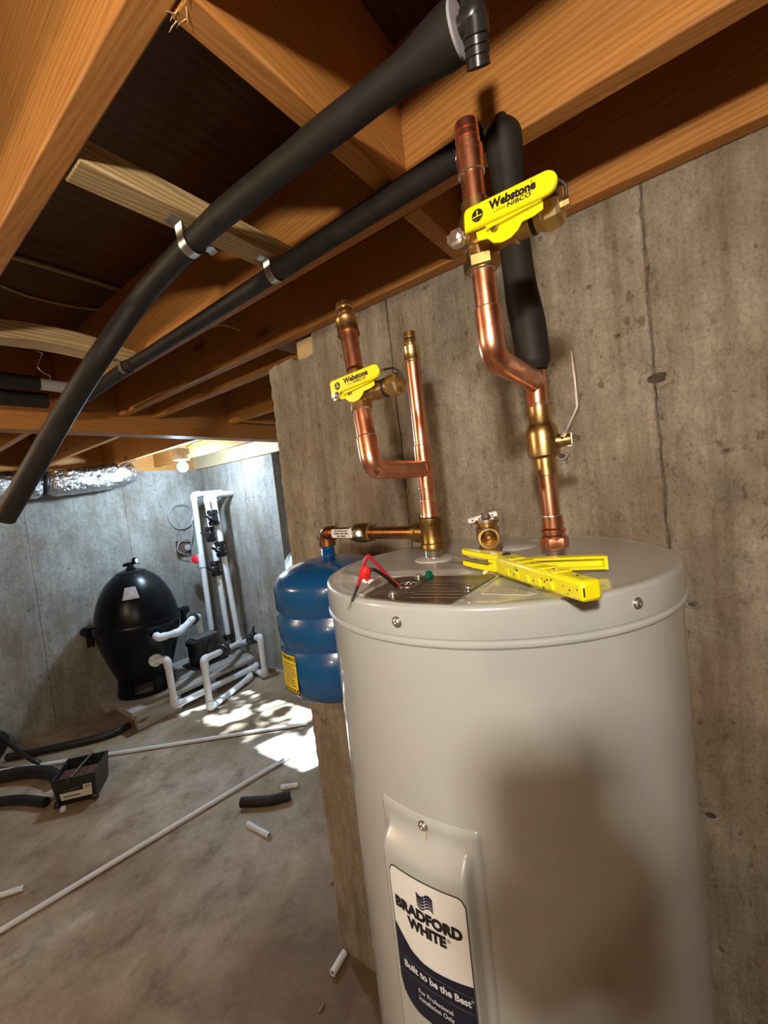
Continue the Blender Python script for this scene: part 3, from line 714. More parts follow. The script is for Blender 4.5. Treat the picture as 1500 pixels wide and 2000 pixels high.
for a, b in zip(lv, lv[1:]):
    d = (b-a); L = d.length; fx = d.normalized(); fy = Vector((1,0,0)); fz = fx.cross(fy).normalized(); m = Matrix((fx,fy,fz)).transposed()
    g.box((-0.0006,-0.0065,-0.0017),(L+0.0006,0.0065,0.0017), m, a)
put('lever', g, M['steel'], bv, bevel=0.0005)
ZT1 = 1.737
g = G(); g.lathe([(0,-0.032),(0.0146,-0.032),(0.0146,0.030),(0,0.030)], rz(ZT1), UP, seg=28)
PE = P(963, 700, Z=ZT1); br = (PE - rz(ZT1)); br.normalize()
g.lathe([(0,0),(0.0146,0),(0.0146,0.030),(0.0150,0.031),(0,0.031)], rz(ZT1), br, seg=28); put('tee', g, M['copper'], riser)
solder(rz(ZT1) + br*0.0305, br, RT+0.001, riser); solder(rz(ZT1-0.032), UP, RT, riser)
topx = P(909, 240, D=(ROT.transposed() @ (Vector((PE.x,PE.y,1.99))-EYE)).z*-1 - 0.004)
vd = (topx - PE).normalized()
def ez(t): return PE + vd*t
Lr = (topx - PE).length
g = G(); path = fillet([rz(ZT1) + br*0.026, PE, ez(0.055)], 0.024, 10); g.tube(path, 0.0146, 24); put('elbow', g, M['copper'], riser)
solder(ez(0.055), vd, RT, riser)
pipe('pipe', [ez(0.05), ez(0.100)], RT, 'copper', riser)
pipe('pipe', [ez(0.150), ez(Lr-0.045)], RT, 'copper', riser)
def tube_profile(name, a, d, prof, mat, parent, seg=24):
    g = G(); g.lathe(prof, a, d, seg=seg); return put(name, g, M[mat], parent)
solder(ez(Lr-0.055), vd, RT+0.0005, riser)
tube_profile('barb_adapter', ez(Lr-0.055), vd, [(0,0),(0.0148,0),(0.0148,0.020),(0.0152,0.0205),(0.0152,0.026),(0.0142,0.027),(0.0130,0.028),(0.0130,0.034),(0.0120,0.0345),(0.0135,0.035),(0.0128,0.042),(0.0118,0.0425),(0.0134,0.043),(0.0124,0.053),(0.0100,0.0535),(0.0098,0.030),(0,0.030)], 'copper', riser, 28)

def iso_valve(parent, c, d, k, handle_pix, XH, label, tcol='black_ink'):
    """isolation valve; c = centre on the pipe axis, d = pipe direction, k = size; handle points along -Y and faces -X"""
    d = Vector(d).normalized(); side = Vector((0,-1,0)); face = Vector((-1,0,0))
    g = G()
    g.lathe([(0,-0.030*k),(0.0165*k,-0.030*k),(0.0165*k,-0.016*k),(0.0200*k,-0.014*k),(0.0215*k,-0.004*k),(0.0215*k,0.012*k),(0.0190*k,0.020*k),(0.0155*k,0.022*k),(0.0155*k,0.034*k),(0,0.034*k)], c, d, seg=28)
    g.lathe([(0,0),(0.0150*k,0.0),(0.0150*k,0.036*k),(0.0170*k,0.037*k),(0.0170*k,0.040*k),(0.0150*k,0.041*k),(0.0150*k,0.068*k),(0,0.068*k)], c - d*0.010*k, side, seg=24)
    g.lathe([(0,0.0),(0.013*k,0.0),(0.011*k,0.018*k),(0.007*k,0.019*k),(0.007*k,0.024*k),(0,0.024*k)], c + d*0.004*k, face, seg=20)
    v = put('isolation_valve', g, M['brass'], parent); v['label'] = label
    hexa('union_nut', c - d*0.040*k, c - d*0.026*k, 0.0205*k, 'brass', v, 0.3)
    solder(c - d*0.0405*k, d, RT, v)
    # hose cap on the drain port, with its retaining strap
    cc = c - d*0.010*k + side*0.068*k
    g = G(); pr = [(0,0),(0.0180*k,0.0),(0.0196*k,0.003*k),(0.0196*k,0.016*k),(0.0170*k,0.020*k),(0.006*k,0.021*k),(0.006*k,0.027*k),(0,0.027*k)]
    g.lathe(pr, cc, side, seg=8); put('hose_cap', g, M['bright_brass'], v, sharp=25)
    g = G(); g.lathe([(0.0137*k,-0.012*k),(0.0158*k,-0.011*k),(0.0158*k,-0.007*k),(0.0137*k,-0.006*k)], cc, side, seg=24); put('strap_ring', g, M['rubber_black'], v)
    a = cc + side*0.023*k; g = G()
    g.tube(fillet([a, a + Vector((-0.004,-0.003,0.016))*k, a + Vector((-0.006,0.010,0.026))*k, a + Vector((-0.006,0.030,0.028))*k], 0.012*k, 5), 0.0016*k, 8); put('cap_strap', g, M['rubber_black'], v)
    # small drain lever bolt at the left
    q = c - side*(0.016 if k > 0.9 else 0.032)*k - d*0.006*k + Vector((-0.020,0,0))*k
    g = G(); g.lathe([(0,0),(0.0095*k,0),(0.0095*k,0.010*k),(0.005*k,0.011*k),(0.005*k,0.016*k),(0,0.016*k)], q + Vector((0.004,0,0))*k, face, seg=6); g.box((-0.010*k,-0.008*k,-0.004*k),(0.008*k,0.008*k,0.004*k), frame(d), q); put('drain_lever', g, M['chrome'], v, sharp=25)
    # yellow handle: long rounded grip over a bent lower tab
    (u0, v0), (u1, v1), hgt = handle_pix
    a = P(u0, v0, X=XH); b = P(u1, v1, X=XH - 0.004); ex = (b-a); L = ex.length; ex.normalize(); nz = Vector((1,0,0)).cross(ex) * -1
    if nz.z < 0: nz = -nz
    ny = ex.cross(nz);
    if ny.x > 0: ny = -ny
    def H(x, y, dd): return a + ex*x + nz*y + ny*dd
    hh = hgt/2; rr = hh*0.55
    out = []
    def arc(cx, cy, r, t0, t1, n=8):
        for i in range(n+1):
            t = t0 + (t1-t0)*i/n; out.append((cx + r*math.cos(t), cy + r*math.sin(t)))
    arc(L-hh*0.92, 0, hh*0.92, -PI/2, PI/2, 14); arc(rr, hh-rr, rr, PI/2, PI, 6); arc(rr*0.4, -hh+rr*0.4, rr*0.4, PI, 1.5*PI, 4)
    g = G(); g.prism(out, H, -0.0035*k, 0.0035*k); hd = put('handle', g, M['yellow_vinyl'], v, bevel=0.0022*k)
    tabo = [(L*0.10,-hh*0.9),(L*0.84,-hh*0.78),(L*0.84,-hh*1.50),(L*0.74,-hh*1.72),(L*0.62,-hh*1.75),(L*0.58,-hh*2.2),(L*0.50,-hh*2.6),(L*0.40,-hh*2.7),(L*0.30,-hh*2.45),(L*0.24,-hh*1.9),(L*0.12,-hh*1.75)]
    g = G(); g.prism(tabo, H, -0.0065*k, -0.0042*k); put('handle_tab', g, M['yellow_vinyl'], v, bevel=0.0008*k)
    g = G(); g.prism([(L*0.24,-hh*0.8),(L*0.84,-hh*0.62),(L*0.84,-hh*0.98),(L*0.24,-hh*1.35)], H, -0.0045*k, 0.0*k); put('handle_shelf', g, M['yellow_vinyl'], v, bevel=0.0006*k)
    g = G(); cpt = H(L*0.33, -hh*1.30, -0.003*k); g.lathe([(0.0040*k,0),(0.0040*k,0.0016*k),(0.0026*k,0.0018*k),(0.0026*k,0.0008*k),(0,0.0008*k)], cpt, ny, seg=14); put('handle_screw', g, M['old_brass'], v)
    # print
    E_ = 0.0038*k
    def T(s, size, x, y, off=0.0, sx=1.0, mat=tcol, align='LEFT', shear=0.0):
        g = G(); text_geo(g, s, size, lambda p, q: H(x+p, y+q, E_), offset=off, sx=sx, align=align, shear=shear, res=2); put('lettering', g, M[mat], v, recalc=False)
    T('Webstone', hgt*0.47, L*0.315, hh*0.22, hgt*0.026, 0.80*L/(hgt*3.3))
    T('a brand of', hgt*0.17, L*0.36, -hh*0.36, 0.0, 0.78*L/(hgt*3.3)); T('NIBCO', hgt*0.23, L*0.505, -hh*0.36, hgt*0.006, 1.15*L/(hgt*3.3))
    T('®', hgt*0.16, L*0.745, hh*0.55); T('®', hgt*0.13, L*0.735, -hh*0.16)
    g = G(); rr2 = hh*0.52; cx, cy = L*0.17, -hh*0.04
    g.prism([(cx + rr2*math.cos(2*PI*i/28), cy + rr2*math.sin(2*PI*i/28)) for i in range(28)], H, E_-0.0002, E_); put('flow_emblem', g, M['black_ink'], v)
    g = G()
    for pts in ([(-0.62,-0.10),(0.62,-0.10),(0.62,-0.24),(-0.62,-0.24)], [(-0.10,0.55),(0.10,0.55),(0.10,-0.1),(-0.10,-0.1)], [(-0.22,0.5),(0.22,0.5),(0,0.78)], [(-0.85,-0.17),(-0.6,0.02),(-0.6,-0.36)], [(0.85,-0.17),(0.6,-0.36),(0.6,0.02)]):
        g.faces([H(cx + x*rr2, cy + y*rr2, E_+0.0003) for x, y in pts], [tuple(range(len(pts)))])
    put('flow_arrow', g, M['yellow_vinyl'], v, recalc=False)
    T('T-Flow', hh*0.26, cx, cy - rr2*0.60, 0.0, 1.0, 'yellow_vinyl', 'CENTER')
    return v
iso_valve(riser, ez(0.137), vd, 1.0, ((908,436),(1089,349),0.0235), 0.432, 'brass isolation valve with long yellow lettered handle')

# left riser with the branch to the blue tank
left = thing('copper_riser', (PL.x, PL.y, PL.z+0.012), 'copper riser with a bare barbed top and a horizontal branch to the blue tank', 'copper pipe')
def lz(z): return Vector((PL.x, PL.y, z))
ZB = 1.5195
g = G(); g.lathe([(0,0.018),(0.0200,0.018),(0.0215,0.020),(0.0215,0.027),(0.0195,0.030),(0.0190,0.031),(0.0190,0.062),(0.0195,0.063),(0.0210,0.066),(0.0210,0.074),(0.0180,0.076),(0,0.076)], lz(HZ), UP, seg=28)
PK = P(637, 1041, Z=ZB); bd = PK - lz(ZB); LBr = bd.length; bd.normalize()
g.lathe([(0,0),(0.0165,0),(0.0165,0.026),(0.0185,0.027),(0.0185,0.036),(0,0.036)], lz(ZB), bd, seg=28)
o = put('brass_tee', g, M['old_brass'], left)
g = G(); g.lathe([(0,0.072),(0.0165,0.072),(0.0150,0.080),(0.0146,0.082),(0.0146,0.104),(0,0.104)], lz(HZ), UP, seg=28); put('male_adapter', g, M['copper'], left)
solder(lz(HZ+0.104), UP, RT, left)
ZE = 1.632
pipe('pipe', [lz(HZ+0.10), lz(ZE)], RT, 'copper', left)
P2 = P(727, 917, Z=ZE); b2 = P2 - lz(ZE); b2.normalize()
g = G(); g.lathe([(0,-0.034),(0.0144,-0.034),(0.0144,0.040),(0,0.040)], lz(ZE), UP, seg=28); g.lathe([(0,0),(0.0144,0),(0.0144,0.022),(0,0.022)], lz(ZE), b2, seg=28); put('tee', g, M['copper'], left)
solder(lz(ZE+0.040), UP, RT, left); solder(lz(ZE-0.034), UP, RT, left); solder(lz(ZE)+b2*0.022, b2, RT, left)
ltop = P(799, 650, X=PL.x); ld = (ltop - lz(ZE+0.04)).normalized()
pipe('pipe', [lz(ZE+0.03), ltop - ld*0.045], RT, 'copper', left)
barb(left, ltop - ld*0.050, ld, 0.0125); solder(ltop - ld*0.0505, ld, RT, left)
g = G(); utop = P(668, 577, X=0.494); ud = (utop - P2).normalized(); LU = (utop-P2).length
g.tube(fillet([lz(ZE)+b2*0.010, P2, P2+ud*0.046], 0.024, 10), 0.0142, 24); put('elbow', g, M['copper'], left)
solder(P2+ud*0.046, ud, RT, left)
pipe('pipe', [P2+ud*0.04, P2+ud*0.10], RT, 'copper', left); pipe('pipe', [P2+ud*0.15, utop-ud*0.055], RT, 'copper', left)
barb(left, utop-ud*0.066, ud, 0.0142)
iso_valve(left, P2+ud*0.118, ud, 0.80, ((647,760),(741,722),0.0205), 0.452, 'brass isolation valve with short yellow lettered handle')
# branch to the tank
pipe('branch_pipe', [lz(ZB)+bd*0.02, lz(ZB)+bd*(LBr-0.01)], RT, 'old_copper', left)
vb = lz(ZB)+bd*(LBr*0.60)
g = G(); g.lathe([(0,-0.030),(0.0150,-0.030),(0.0170,-0.022),(0.0205,-0.016),(0.0205,0.012),(0.0180,0.018),(0.0155,0.030),(0,0.030)], vb, bd, seg=24); bvl = put('ball_valve', g, M['old_brass'], left); bvl['label'] = 'tarnished brass ball valve with white-sleeved lever'
hexa('union_nut', vb-bd*0.036, vb-bd*0.020, 0.0195, 'old_brass', bvl, 0.2)
sdir = Vector((-0.86,-0.5,0.05)).normalized()
g = G(); g.lathe([(0,0.012),(0.009,0.012),(0.009,0.024),(0.006,0.025),(0.006,0.031),(0,0.031)], vb, sdir, seg=8); put('stem_nut', g, M['chrome'], bvl)
lx = bd; la2 = vb + sdir*0.027; lm = Matrix((lx, sdir.cross(lx).normalized()*-1, sdir)).transposed()
def lever_pt(x, y, d): return la2 + lx*x + Vector((0,0,1))*y + sdir*d
g = G(); g.prism([(-0.012,-0.007),(-0.010,0.007),(0.03,0.006),(0.03,-0.006)], lever_pt, -0.001, 0.001); put('lever', g, M['chrome'], bvl)
g = G(); g.prism([(0.024,-0.0098),(0.024,0.0098),(0.094,0.0098),(0.098,0.006),(0.098,-0.006),(0.094,-0.0098)], lever_pt, -0.0025, 0.0025); put('lever_sleeve', g, M['white_label'], bvl, bevel=0.001)
for i, s in enumerate(((3,3,3,3), (6,4,4), (3,6))):
    g = G(); print_line(g, s, 0.0058, lambda x, y, i=i: lever_pt(0.062 - x, 0.0055 - i*0.0056 + y, 0.0028), 'CENTER'); put('printed_line', g, M['grey_ink'], bvl, recalc=False)
g = G(); g.tube(fillet([PK - bd*0.030, PK, PK + Vector((0,0,-0.026))], 0.014, 6), 0.0168, 24); g.lathe([(0.0165,0),(0.0192,0),(0.0192,0.010),(0.0165,0.010)], PK+Vector((0,0,-0.030)), UP, seg=24); put('street_elbow', g, M['old_copper'], left)

# ------------------------------------------------------------------ blue expansion tank
tank = thing('expansion_tank', (PK.x, PK.y, 1.150), 'glossy blue expansion tank with a yellow warning label hanging from the copper branch', 'expansion tank')
TR = 0.134
pr = [(0,1.150),(TR*0.45,1.1505),(TR*0.72,1.158),(TR*0.88,1.172),(TR*0.97,1.195),(TR,1.225),(TR,1.276),(TR-0.004,1.280),(TR-0.004,1.285),(TR,1.289),(TR,1.345),(TR-0.007,1.352),(TR-0.007,1.358),(TR,1.365),(TR,1.412),(TR-0.003,1.420),(TR*0.90,1.434),(TR*0.70,1.450),(TR*0.45,1.460),(TR*0.2,1.465),(0.016,1.467),(0.016,1.469)]
g = G(); g.lathe(pr, (PK.x, PK.y, 0), seg=72); put('tank_body', g, M['tank_blue'], tank, sharp=50)
g = G(); q = [(0,1.4665),(0.0158,1.4665)]
for i in range(5): q += [(0.0158,1.470+i*0.003),(0.0146,1.4715+i*0.003)]
q += [(0.0152,1.494),(0,1.494)]
g.lathe(q, (PK.x, PK.y, 0), seg=24); put('tank_neck', g, M['tank_blue'], tank)
def tk(a, z, dr=0.0): a = math.radians(a); return Vector((PK.x + (TR+dr)*math.cos(a), PK.y + (TR+dr)*math.sin(a), z))
def tank_patch(name, a0, a1, z0, z1, mat, dr, n=14):
    g = G(); vs = []; fs = []
    for i in range(n+1): a = a0+(a1-a0)*i/n; vs += [tk(a, z0, dr), tk(a, z1, dr)]
    for i in range(n): fs.append((2*i,2*i+2,2*i+3,2*i+1))
    g.faces(vs, fs); return put(name, g, M[mat], tank, recalc=False)
lb = tank_patch('label_border', 152, 180, 1.190, 1.276, 'black_ink', 0.0003); lb = tank_patch('warning_label', 150, 179, 1.193, 1.2745, 'warning_yellow', 0.0006)
def tank_text(s, size, a, z, mat='black_ink', off=0.0):
    g = G(); text_geo(g, s, size, lambda x, y: tk(a + math.degrees(x/TR), z + y, 0.0010), offset=off, res=1); put('lettering', g, M[mat], tank, recalc=False)
tank_text('WARNING', 0.0125, 166, 1.2665, off=0.0003)
for i in range(9):
    g = G(); print_line(g, ((4,12,6),(2,3,6,3),(7,8,5),(7,1,6,5),(5,6,9),(3,7,4),(5,6,6),(4,4,8),(7,4,8))[i], 0.0042, lambda x, y, i=i: tk(166 + math.degrees(x/TR), 1.2545 - i*0.0058 + y, 0.0010), 'CENTER'); put('printed_line', g, M['grey_ink'], tank, recalc=False)
for i in range(6):
    a = 154 + i*4.2; g = G(); g.faces([tk(a,1.1945,0.001), tk(a+2.0,1.1945,0.001), tk(a+4.4,1.201,0.001), tk(a+2.4,1.201,0.001)], [(0,1,2,3)]); put('hazard_stripe', g, M['black_ink'], tank, recalc=False)

# ------------------------------------------------------------------ yellow pipe cutter lying on the lid
tool_o = P(985, 1112, Z=HZ+0.012)
cutter = thing('pipe_cutter', (tool_o.x, tool_o.y, HZ), 'yellow two-handled pipe cutter lying on top of the water heater', 'pipe cutter')
def bar(name, a, b, w0, w1, h0, h1, mat, parent, bev=0.002):
    a = Vector(a); b = Vector(b); d = b-a; L = d.length; d.normalize(); s = UP.cross(d).normalized(); u = d.cross(s)
    vs = [a - s*w0/2, a + s*w0/2, a + s*w0/2 + u*h0, a - s*w0/2 + u*h0, b - s*w1/2, b + s*w1/2, b + s*w1/2 + u*h1, b - s*w1/2 + u*h1]
    g = G(); g.faces(vs, [(0,1,2,3),(4,7,6,5),(0,4,5,1),(1,5,6,2),(2,6,7,3),(3,7,4,0)]); return put(name, g, M[mat], parent, bevel=bev)
ga = P(988, 1120, Z=HZ+0.006); gb = P(1160, 1176, Z=HZ+0.010)
grip = bar('grip_handle', ga, gb, 0.026, 0.021, 0.024, 0.020, 'yellow_tool', cutter, 0.004)
gd = (gb-ga); gl = gd.length; gdn = gd.normalized(); gs_ = UP.cross(gdn).normalized()
# finger scallops and ribs on the grip
for i in range(5):
    c = ga + gdn*gl*(0.16+0.135*i); 
    for sgn in (1, -1):
        m = Matrix((gdn, gs_, UP)).transposed(); hh = 0.0135 - 0.0005*i
        g = G(); g.box((0, sgn*0.0118-0.002, 0.004), (0.0085, sgn*0.0118+0.002, 0.012), m, c); put('grip_rib', g, M['yellow_tool'], grip, bevel=0.001)
    g = G(); g.box((0.001, -0.009, 0.020), (0.0095, 0.0095, 0.0245-0.0005*i), Matrix((gdn, gs_, UP)).transposed(), c); put('grip_rib', g, M['yellow_tool'], grip, bevel=0.001)
random.seed(3)
for i in range(26):
    t = random.uniform(0.05, 0.99); c = ga + gdn*gl*t
    side = random.random() < 0.6
    if side: q = c - gs_*(0.0131 - 0.0026*t) * (-1 if False else 1) + UP*random.uniform(0.003, 0.016); nrm = -gs_
    else: q = c + gs_*random.uniform(-0.008, 0.008) + UP*(0.0243 - 0.004*t); nrm = UP
    r = random.uniform(0.0006, 0.0017); g = G(); g.lathe([(r,0),(r*0.8,0.0004),(0,0.0005)], q, nrm, seg=7); put('paint_chip', g, M['tool_wear'], cutter)
g = G(); m = Matrix((gdn, gs_, UP)).transposed(); g.box((-0.0005,-0.0095,0.006),(0.0006,-0.0085,0.014), m, gb + gdn*0.0004); put('paint_chip', g, M['tool_wear'], cutter)
ha = P(990, 1117, Z=HZ+0.010); hb = P(1187, 1111, Z=HZ+0.006)
d2 = (hb-ha); L2 = d2.length; d2n = d2.normalized(); s2 = UP.cross(d2n).normalized(); m2 = Matrix((d2n, s2, UP)).transposed()
g = G(); g.box((0,-0.002,0.0),(L2,0.010,0.0028), m2, ha); g.box((0,0.007,0.0),(L2,0.010,0.016), m2, ha); g.box((0,-0.004,0.0135),(L2,0.010,0.0165), m2, ha); g.box((L2-0.004,-0.004,0.0),(L2,0.010,0.0165), m2, ha)
put('lever_handle', g, M['yellow_tool'], cutter)
# head with two curved jaw plates, pivot bolt and blade
hc = P(972, 1113, Z=HZ+0.004)
hd0 = P(908, 1101, Z=HZ+0.010)
hdv = (hd0-hc); hl = hdv.length; hdn = hdv.normalized(); hs = UP.cross(hdn).normalized()
def HD(x, y, z): return hc + hdn*x + hs*y + UP*(z)
jaw = [(-0.03,-0.012),(0.004,-0.014),(0.016,-0.013),(0.024,-0.007),(hl*0.8,-0.004),(hl,-0.006),(hl+0.002,0.002),(hl-0.004,0.010),(hl*0.6,0.013),(0.02,0.014),(0.0,0.013),(-0.035,0.010)]
g = G(); g.prism(jaw, HD, 0.0, 0.007); put('lower_jaw', g, M['yellow_tool'], cutter, bevel=0.0012)
g = G(); g.prism([(x, y*0.95) for x, y in jaw], HD, 0.016, 0.023); put('upper_jaw', g, M['yellow_tool'], cutter, bevel=0.0012)
g = G(); g.prism([(-0.03,-0.012),(0.006,-0.0125),(0.010,0.0),(0.006,0.012),(-0.03,0.010)], HD, 0.006, 0.017); put('head_block', g, M['yellow_tool'], cutter, bevel=0.001)
g = G(); bl = [(0.0,-0.008),(0.03,-0.014),(0.075,-0.006),(0.082,0.004),(0.06,0.010),(0.0,0.010)]
g.prism(bl, lambda x, y, z: HD(x, y+0.004, z), 0.0105, 0.0125); put('blade', g, M['steel'], cutter)
g = G(); g.lathe([(0,0),(0.0058,0),(0.0058,0.002),(0.004,0.0035),(0.0022,0.0035),(0.0022,0.0015),(0,0.0015)], HD(-0.016,0.0,0.0228), UP, seg=14); put('pivot_bolt', g, M['tool_wear'], cutter)
g = G(); g.prism([(-0.05,0.004),(-0.035,0.012),(-0.028,0.009),(-0.04,0.0)], HD, 0.018, 0.024); put('latch', g, M['yellow_tool'], cutter, bevel=0.001)

# ------------------------------------------------------------------ foam insulated pipes under the joists
FM = 'foam_black'
def wobble(pts, r, amp, seed, n=None):
    out = []
    for i, p in enumerate(pts): out.append(r*(1 + amp*noise.noise(Vector((p.x*7+seed, p.y*7, p.z*7)))))
    return out
def resample(pts, step):
    out = [Vector(pts[0])]
    for a, b in zip(pts, pts[1:]):
        a = Vector(a); b = Vector(b); n = max(1, int((b-a).length/step))
        for i in range(1, n+1): out.append(a.lerp(b, i/n))
    return out
def smooth_path(pts, n=40):
    """Catmull-Rom through the points"""
    pts = [Vector(p) for p in pts]; ext = [2*pts[0]-pts[1]] + pts + [2*pts[-1]-pts[-2]]; out = []
    for i in range(1, len(ext)-2):
        p0, p1, p2, p3 = ext[i-1:i+3]
        for k in range(n):
            t = k/n
            out.append(0.5*((2*p1) + (-p0+p2)*t + (2*p0-5*p1+4*p2-p3)*t*t + (-p0+3*p1-3*p2+p3)*t**3))
    out.append(pts[-1]); return out
ip1 = thing('insulated_pipe', P(430,420,Z=2.07), 'thick black foam-wrapped pipe with an open black elbow end, drooping at its far end', 'insulated pipe')
path = smooth_path([P(893,60,Z=2.076), P(800,133,Z=2.078), P(700,210,Z=2.08), P(600,287,Z=2.08), P(500,366,Z=2.082), P(420,432,Z=2.082), P(345,505,Z=2.070), P(270,590,Z=2.040), P(200,690,D=0.85), P(130,800,D=0.89), P(70,905,D=0.91), P(8,1012,D=0.93)], 10)
n = len(path); rs = []
for i, p in enumerate(path):
    t = i/(n-1); r = 0.0195
    r += 0.0075*(1-sm(0.0, 0.11, t)); r += 0.0006*math.sin(t*34) * (t < 0.5)
    if t > 0.55: r += 0.0022*sm(0.55, 0.9, t)
    rs.append(r)
g = G(); g.tube(path, rs, 28); put('foam_sleeve', g, M[FM], ip1)
e0 = path[0]; ed = (path[0]-path[3]).normalized()
g = G(); g.lathe([(0.0, -0.004),(0.0255,-0.002),(0.0255,0.003),(0.0190,0.0035),(0,0.0035)], e0, ed, seg=28); put('sleeve_lining', g, M['pex_grey'], ip1)
g = G(); g.lathe([(0.010,0.002),(0.010,0.008),(0.0120,0.009),(0.0120,0.013),(0.0095,0.014),(0,0.014)], e0, ed, seg=20)
k0 = e0 + ed*0.020; 
g.tube(fillet([e0+ed*0.008, k0, k0 + Vector((0,0,0.055))], 0.006, 5), 0.0130, 18)
kd = P(935,132,Z=2.045)-k0
g.tube([k0, k0 + kd*0.35, k0 + kd*0.37, k0 + kd*0.55, k0 + kd*0.57, k0 + kd*0.75, k0 + kd*0.77, k0+kd], [0.0140,0.0140,0.0120,0.0134,0.0118,0.0134,0.0118,0.0130], 18)
put('elbow_fitting', g, M['fitting_black'], ip1)
g = G(); g.lathe([(0.0105,0.0002),(0.0,0.0004)], k0+kd, kd, seg=18); put('fitting_bore', g, M['black_ink'], ip1)

ip2 = thing('insulated_pipe', (0.61, 0.9, 2.04), 'straight black foam-wrapped pipe strapped to the furring blocks below the joists', 'insulated pipe')
pts2 = [P(925,282,Z=2.083), P(900,300,Z=2.083), P(800,364,Z=2.083), P(700,428,Z=2.083), P(620,479,Z=2.083), P(545,528,Z=2.083)]
g = G(); pp = resample(pts2, 0.02); g.tube(pp, [0.0190 - 0.0015*(i > len(pp)-2) for i in range(len(pp))], 24); put('foam_sleeve', g, M[FM], ip2)
pts3 = [P(548,526,Z=2.084), P(400,622,Z=2.083), P(300,686,Z=2.083), P(246,718,Z=2.083)]
g = G(); pp = resample(pts3, 0.02); g.tube(pp, 0.0172, 24); put('foam_sleeve', g, M[FM], ip2)
pts4 = [P(250,716,Z=2.083), P(205,748,Z=2.080), P(165,776,Z=2.076), P(120,800,Z=2.072)]
g = G(); g.tube(smooth_path(pts4, 8), 0.0205, 24); put('foam_sleeve', g, M[FM], ip2)
# drop sleeve over the top of the riser tee, and its elbow to the pipe above
sl = thing('foam_sleeve', (0.64, 0.18, 1.752), 'upright black foam sleeve slid over the pipe above the copper tee', 'pipe insulation')
sp = smooth_path([P(1044,724,X=0.644), P(1032,640,X=0.644), P(1018,570,X=0.646), P(1003,460,X=0.645), P(991,340,X=0.638), P(983,275,X=0.630), P(977,226,X=0.626)], 14)
n = len(sp); rs = []
for i in range(n):
    t = i/(n-1); r = 0.0236 + 0.0008*math.sin(t*9) - 0.0012*sm(0.25,0.40,t) + 0.0022*sm(0.5,0.8,t)
    r *= math.sqrt(max(0.0, 1 - 0.90*sm(0.84, 1.0, t)**1.2)); r *= 1 - 0.25*(1-sm(0, 0.03, t)); rs.append(r)
g = G(); g.tube(sp, rs, 26); put('foam_tube', g, M[FM], sl)
g = G(); a = P(936,262,X=0.622); b = P(955,290,X=0.624); g.tube([P(948,258,X=0.622), P(960,268,X=0.625)], [0.009,0.010], 14); put('pipe_stub', g, M['pex_grey'], sl)
g = G(); g.tube([P(930,245,X=0.618), P(938,262,X=0.62), P(945,290,X=0.622)], [0.006,0.0085,0.009], 14); put('crimp_ring', g, M['fitting_black'], sl)

# one- and two-hole pipe straps
def strap(c, ax, r, a0, a1, lab_, ears=(True, True), w=0.019, mat='steel', group='galvanised pipe straps under the joists'):
    ax = Vector(ax).normalized(); s = UP.cross(ax).normalized(); g = G(); vs = []; fs = []; n = 18; prof = []
    for i in range(n+1):
        a = a0 + (a1-a0)*i/n; prof.append((math.cos(a)*(r+0.0012), math.sin(a)*(r+0.0012)))
    if ears[0]: x, z = prof[0]; prof = [(x-0.026, ZJ-c.z-0.026), (x-0.016, ZJ-c.z-0.022), (x-0.003, ZJ-c.z-0.024)] + prof
    if ears[1]: x, z = prof[-1]; prof = prof + [(x+0.001, ZJ-c.z-0.003), (x+0.004, ZJ-c.z-0.0012), (x+0.022, ZJ-c.z-0.0012)]
    def nrm(i):
        a = Vector(prof[max(i-1,0)]); b = Vector(prof[min(i+1,len(prof)-1)]); d = (b-a).normalized(); return Vector((d.y, -d.x))
    for i, (x, z) in enumerate(prof):
        q = nrm(i)*0.0006
        for dx, dz in ((q.x,q.y),(-q.x,-q.y)):
            for e in (-w/2, w/2): vs.append(c + s*(x+dx) + UP*(z+dz) + ax*e)
    for i in range(len(prof)-1):
        b = 4*i; fs += [(b,b+1,b+5,b+4),(b+2,b+6,b+7,b+3),(b,b+4,b+6,b+2),(b+1,b+3,b+7,b+5)]
    b = 4*(len(prof)-1); fs += [(0,2,3,1),(b,b+1,b+3,b+2)]
    g.faces(vs, fs); o = put('pipe_strap', g, M[mat], None, sharp=60); tag(o, lab_, 'pipe strap', group)
    return o
c1 = min(path, key=lambda q: abs(q.y - 0.682))
o = strap(c1, Vector((-0.06,1,-0.05)), 0.0205, -PI*0.93, -0.05, 'bright galvanised strap around the thick drooping foam pipe', (True, True))
strap(P(537,533,Z=2.083), Vector((0,1,0)), 0.0182, -PI*0.99, -0.02, 'galvanised strap holding the straight foam pipe to the pale furring block', (False, True))
strap(P(246,718,Z=2.083), Vector((0,1,0)), 0.0185, -PI*0.99, -0.02, 'galvanised strap holding the straight foam pipe to the bowed furring strip', (False, True))
# loose strap dangling from one screw
ls = smooth_path([P(72,686,Y=1.44), P(83,690,Y=1.44), P(78,704,Y=1.44), P(74,716,Y=1.44), P(84,727,Y=1.44), P(97,733,Y=1.44), P(99,741,Y=1.44)], 5)
g = G(); vs = []; fs = []
for i, p in enumerate(ls):
    for e in (-0.006, 0.006): vs += [p + Vector((0.3,1,0)).normalized()*e*0.8 + UP*e*0.25]
for i in range(len(ls)-1): fs.append((2*i,2*i+1,2*i+3,2*i+2))
g.faces(vs, fs); o = put('pipe_strap', g, M['chrome'], None, sharp=60)
md = o.modifiers.new('thick', 'SOLIDIFY'); md.thickness = 0.0012
tag(o, 'loose bent strap dangling from the bowed furring strip', 'pipe strap')

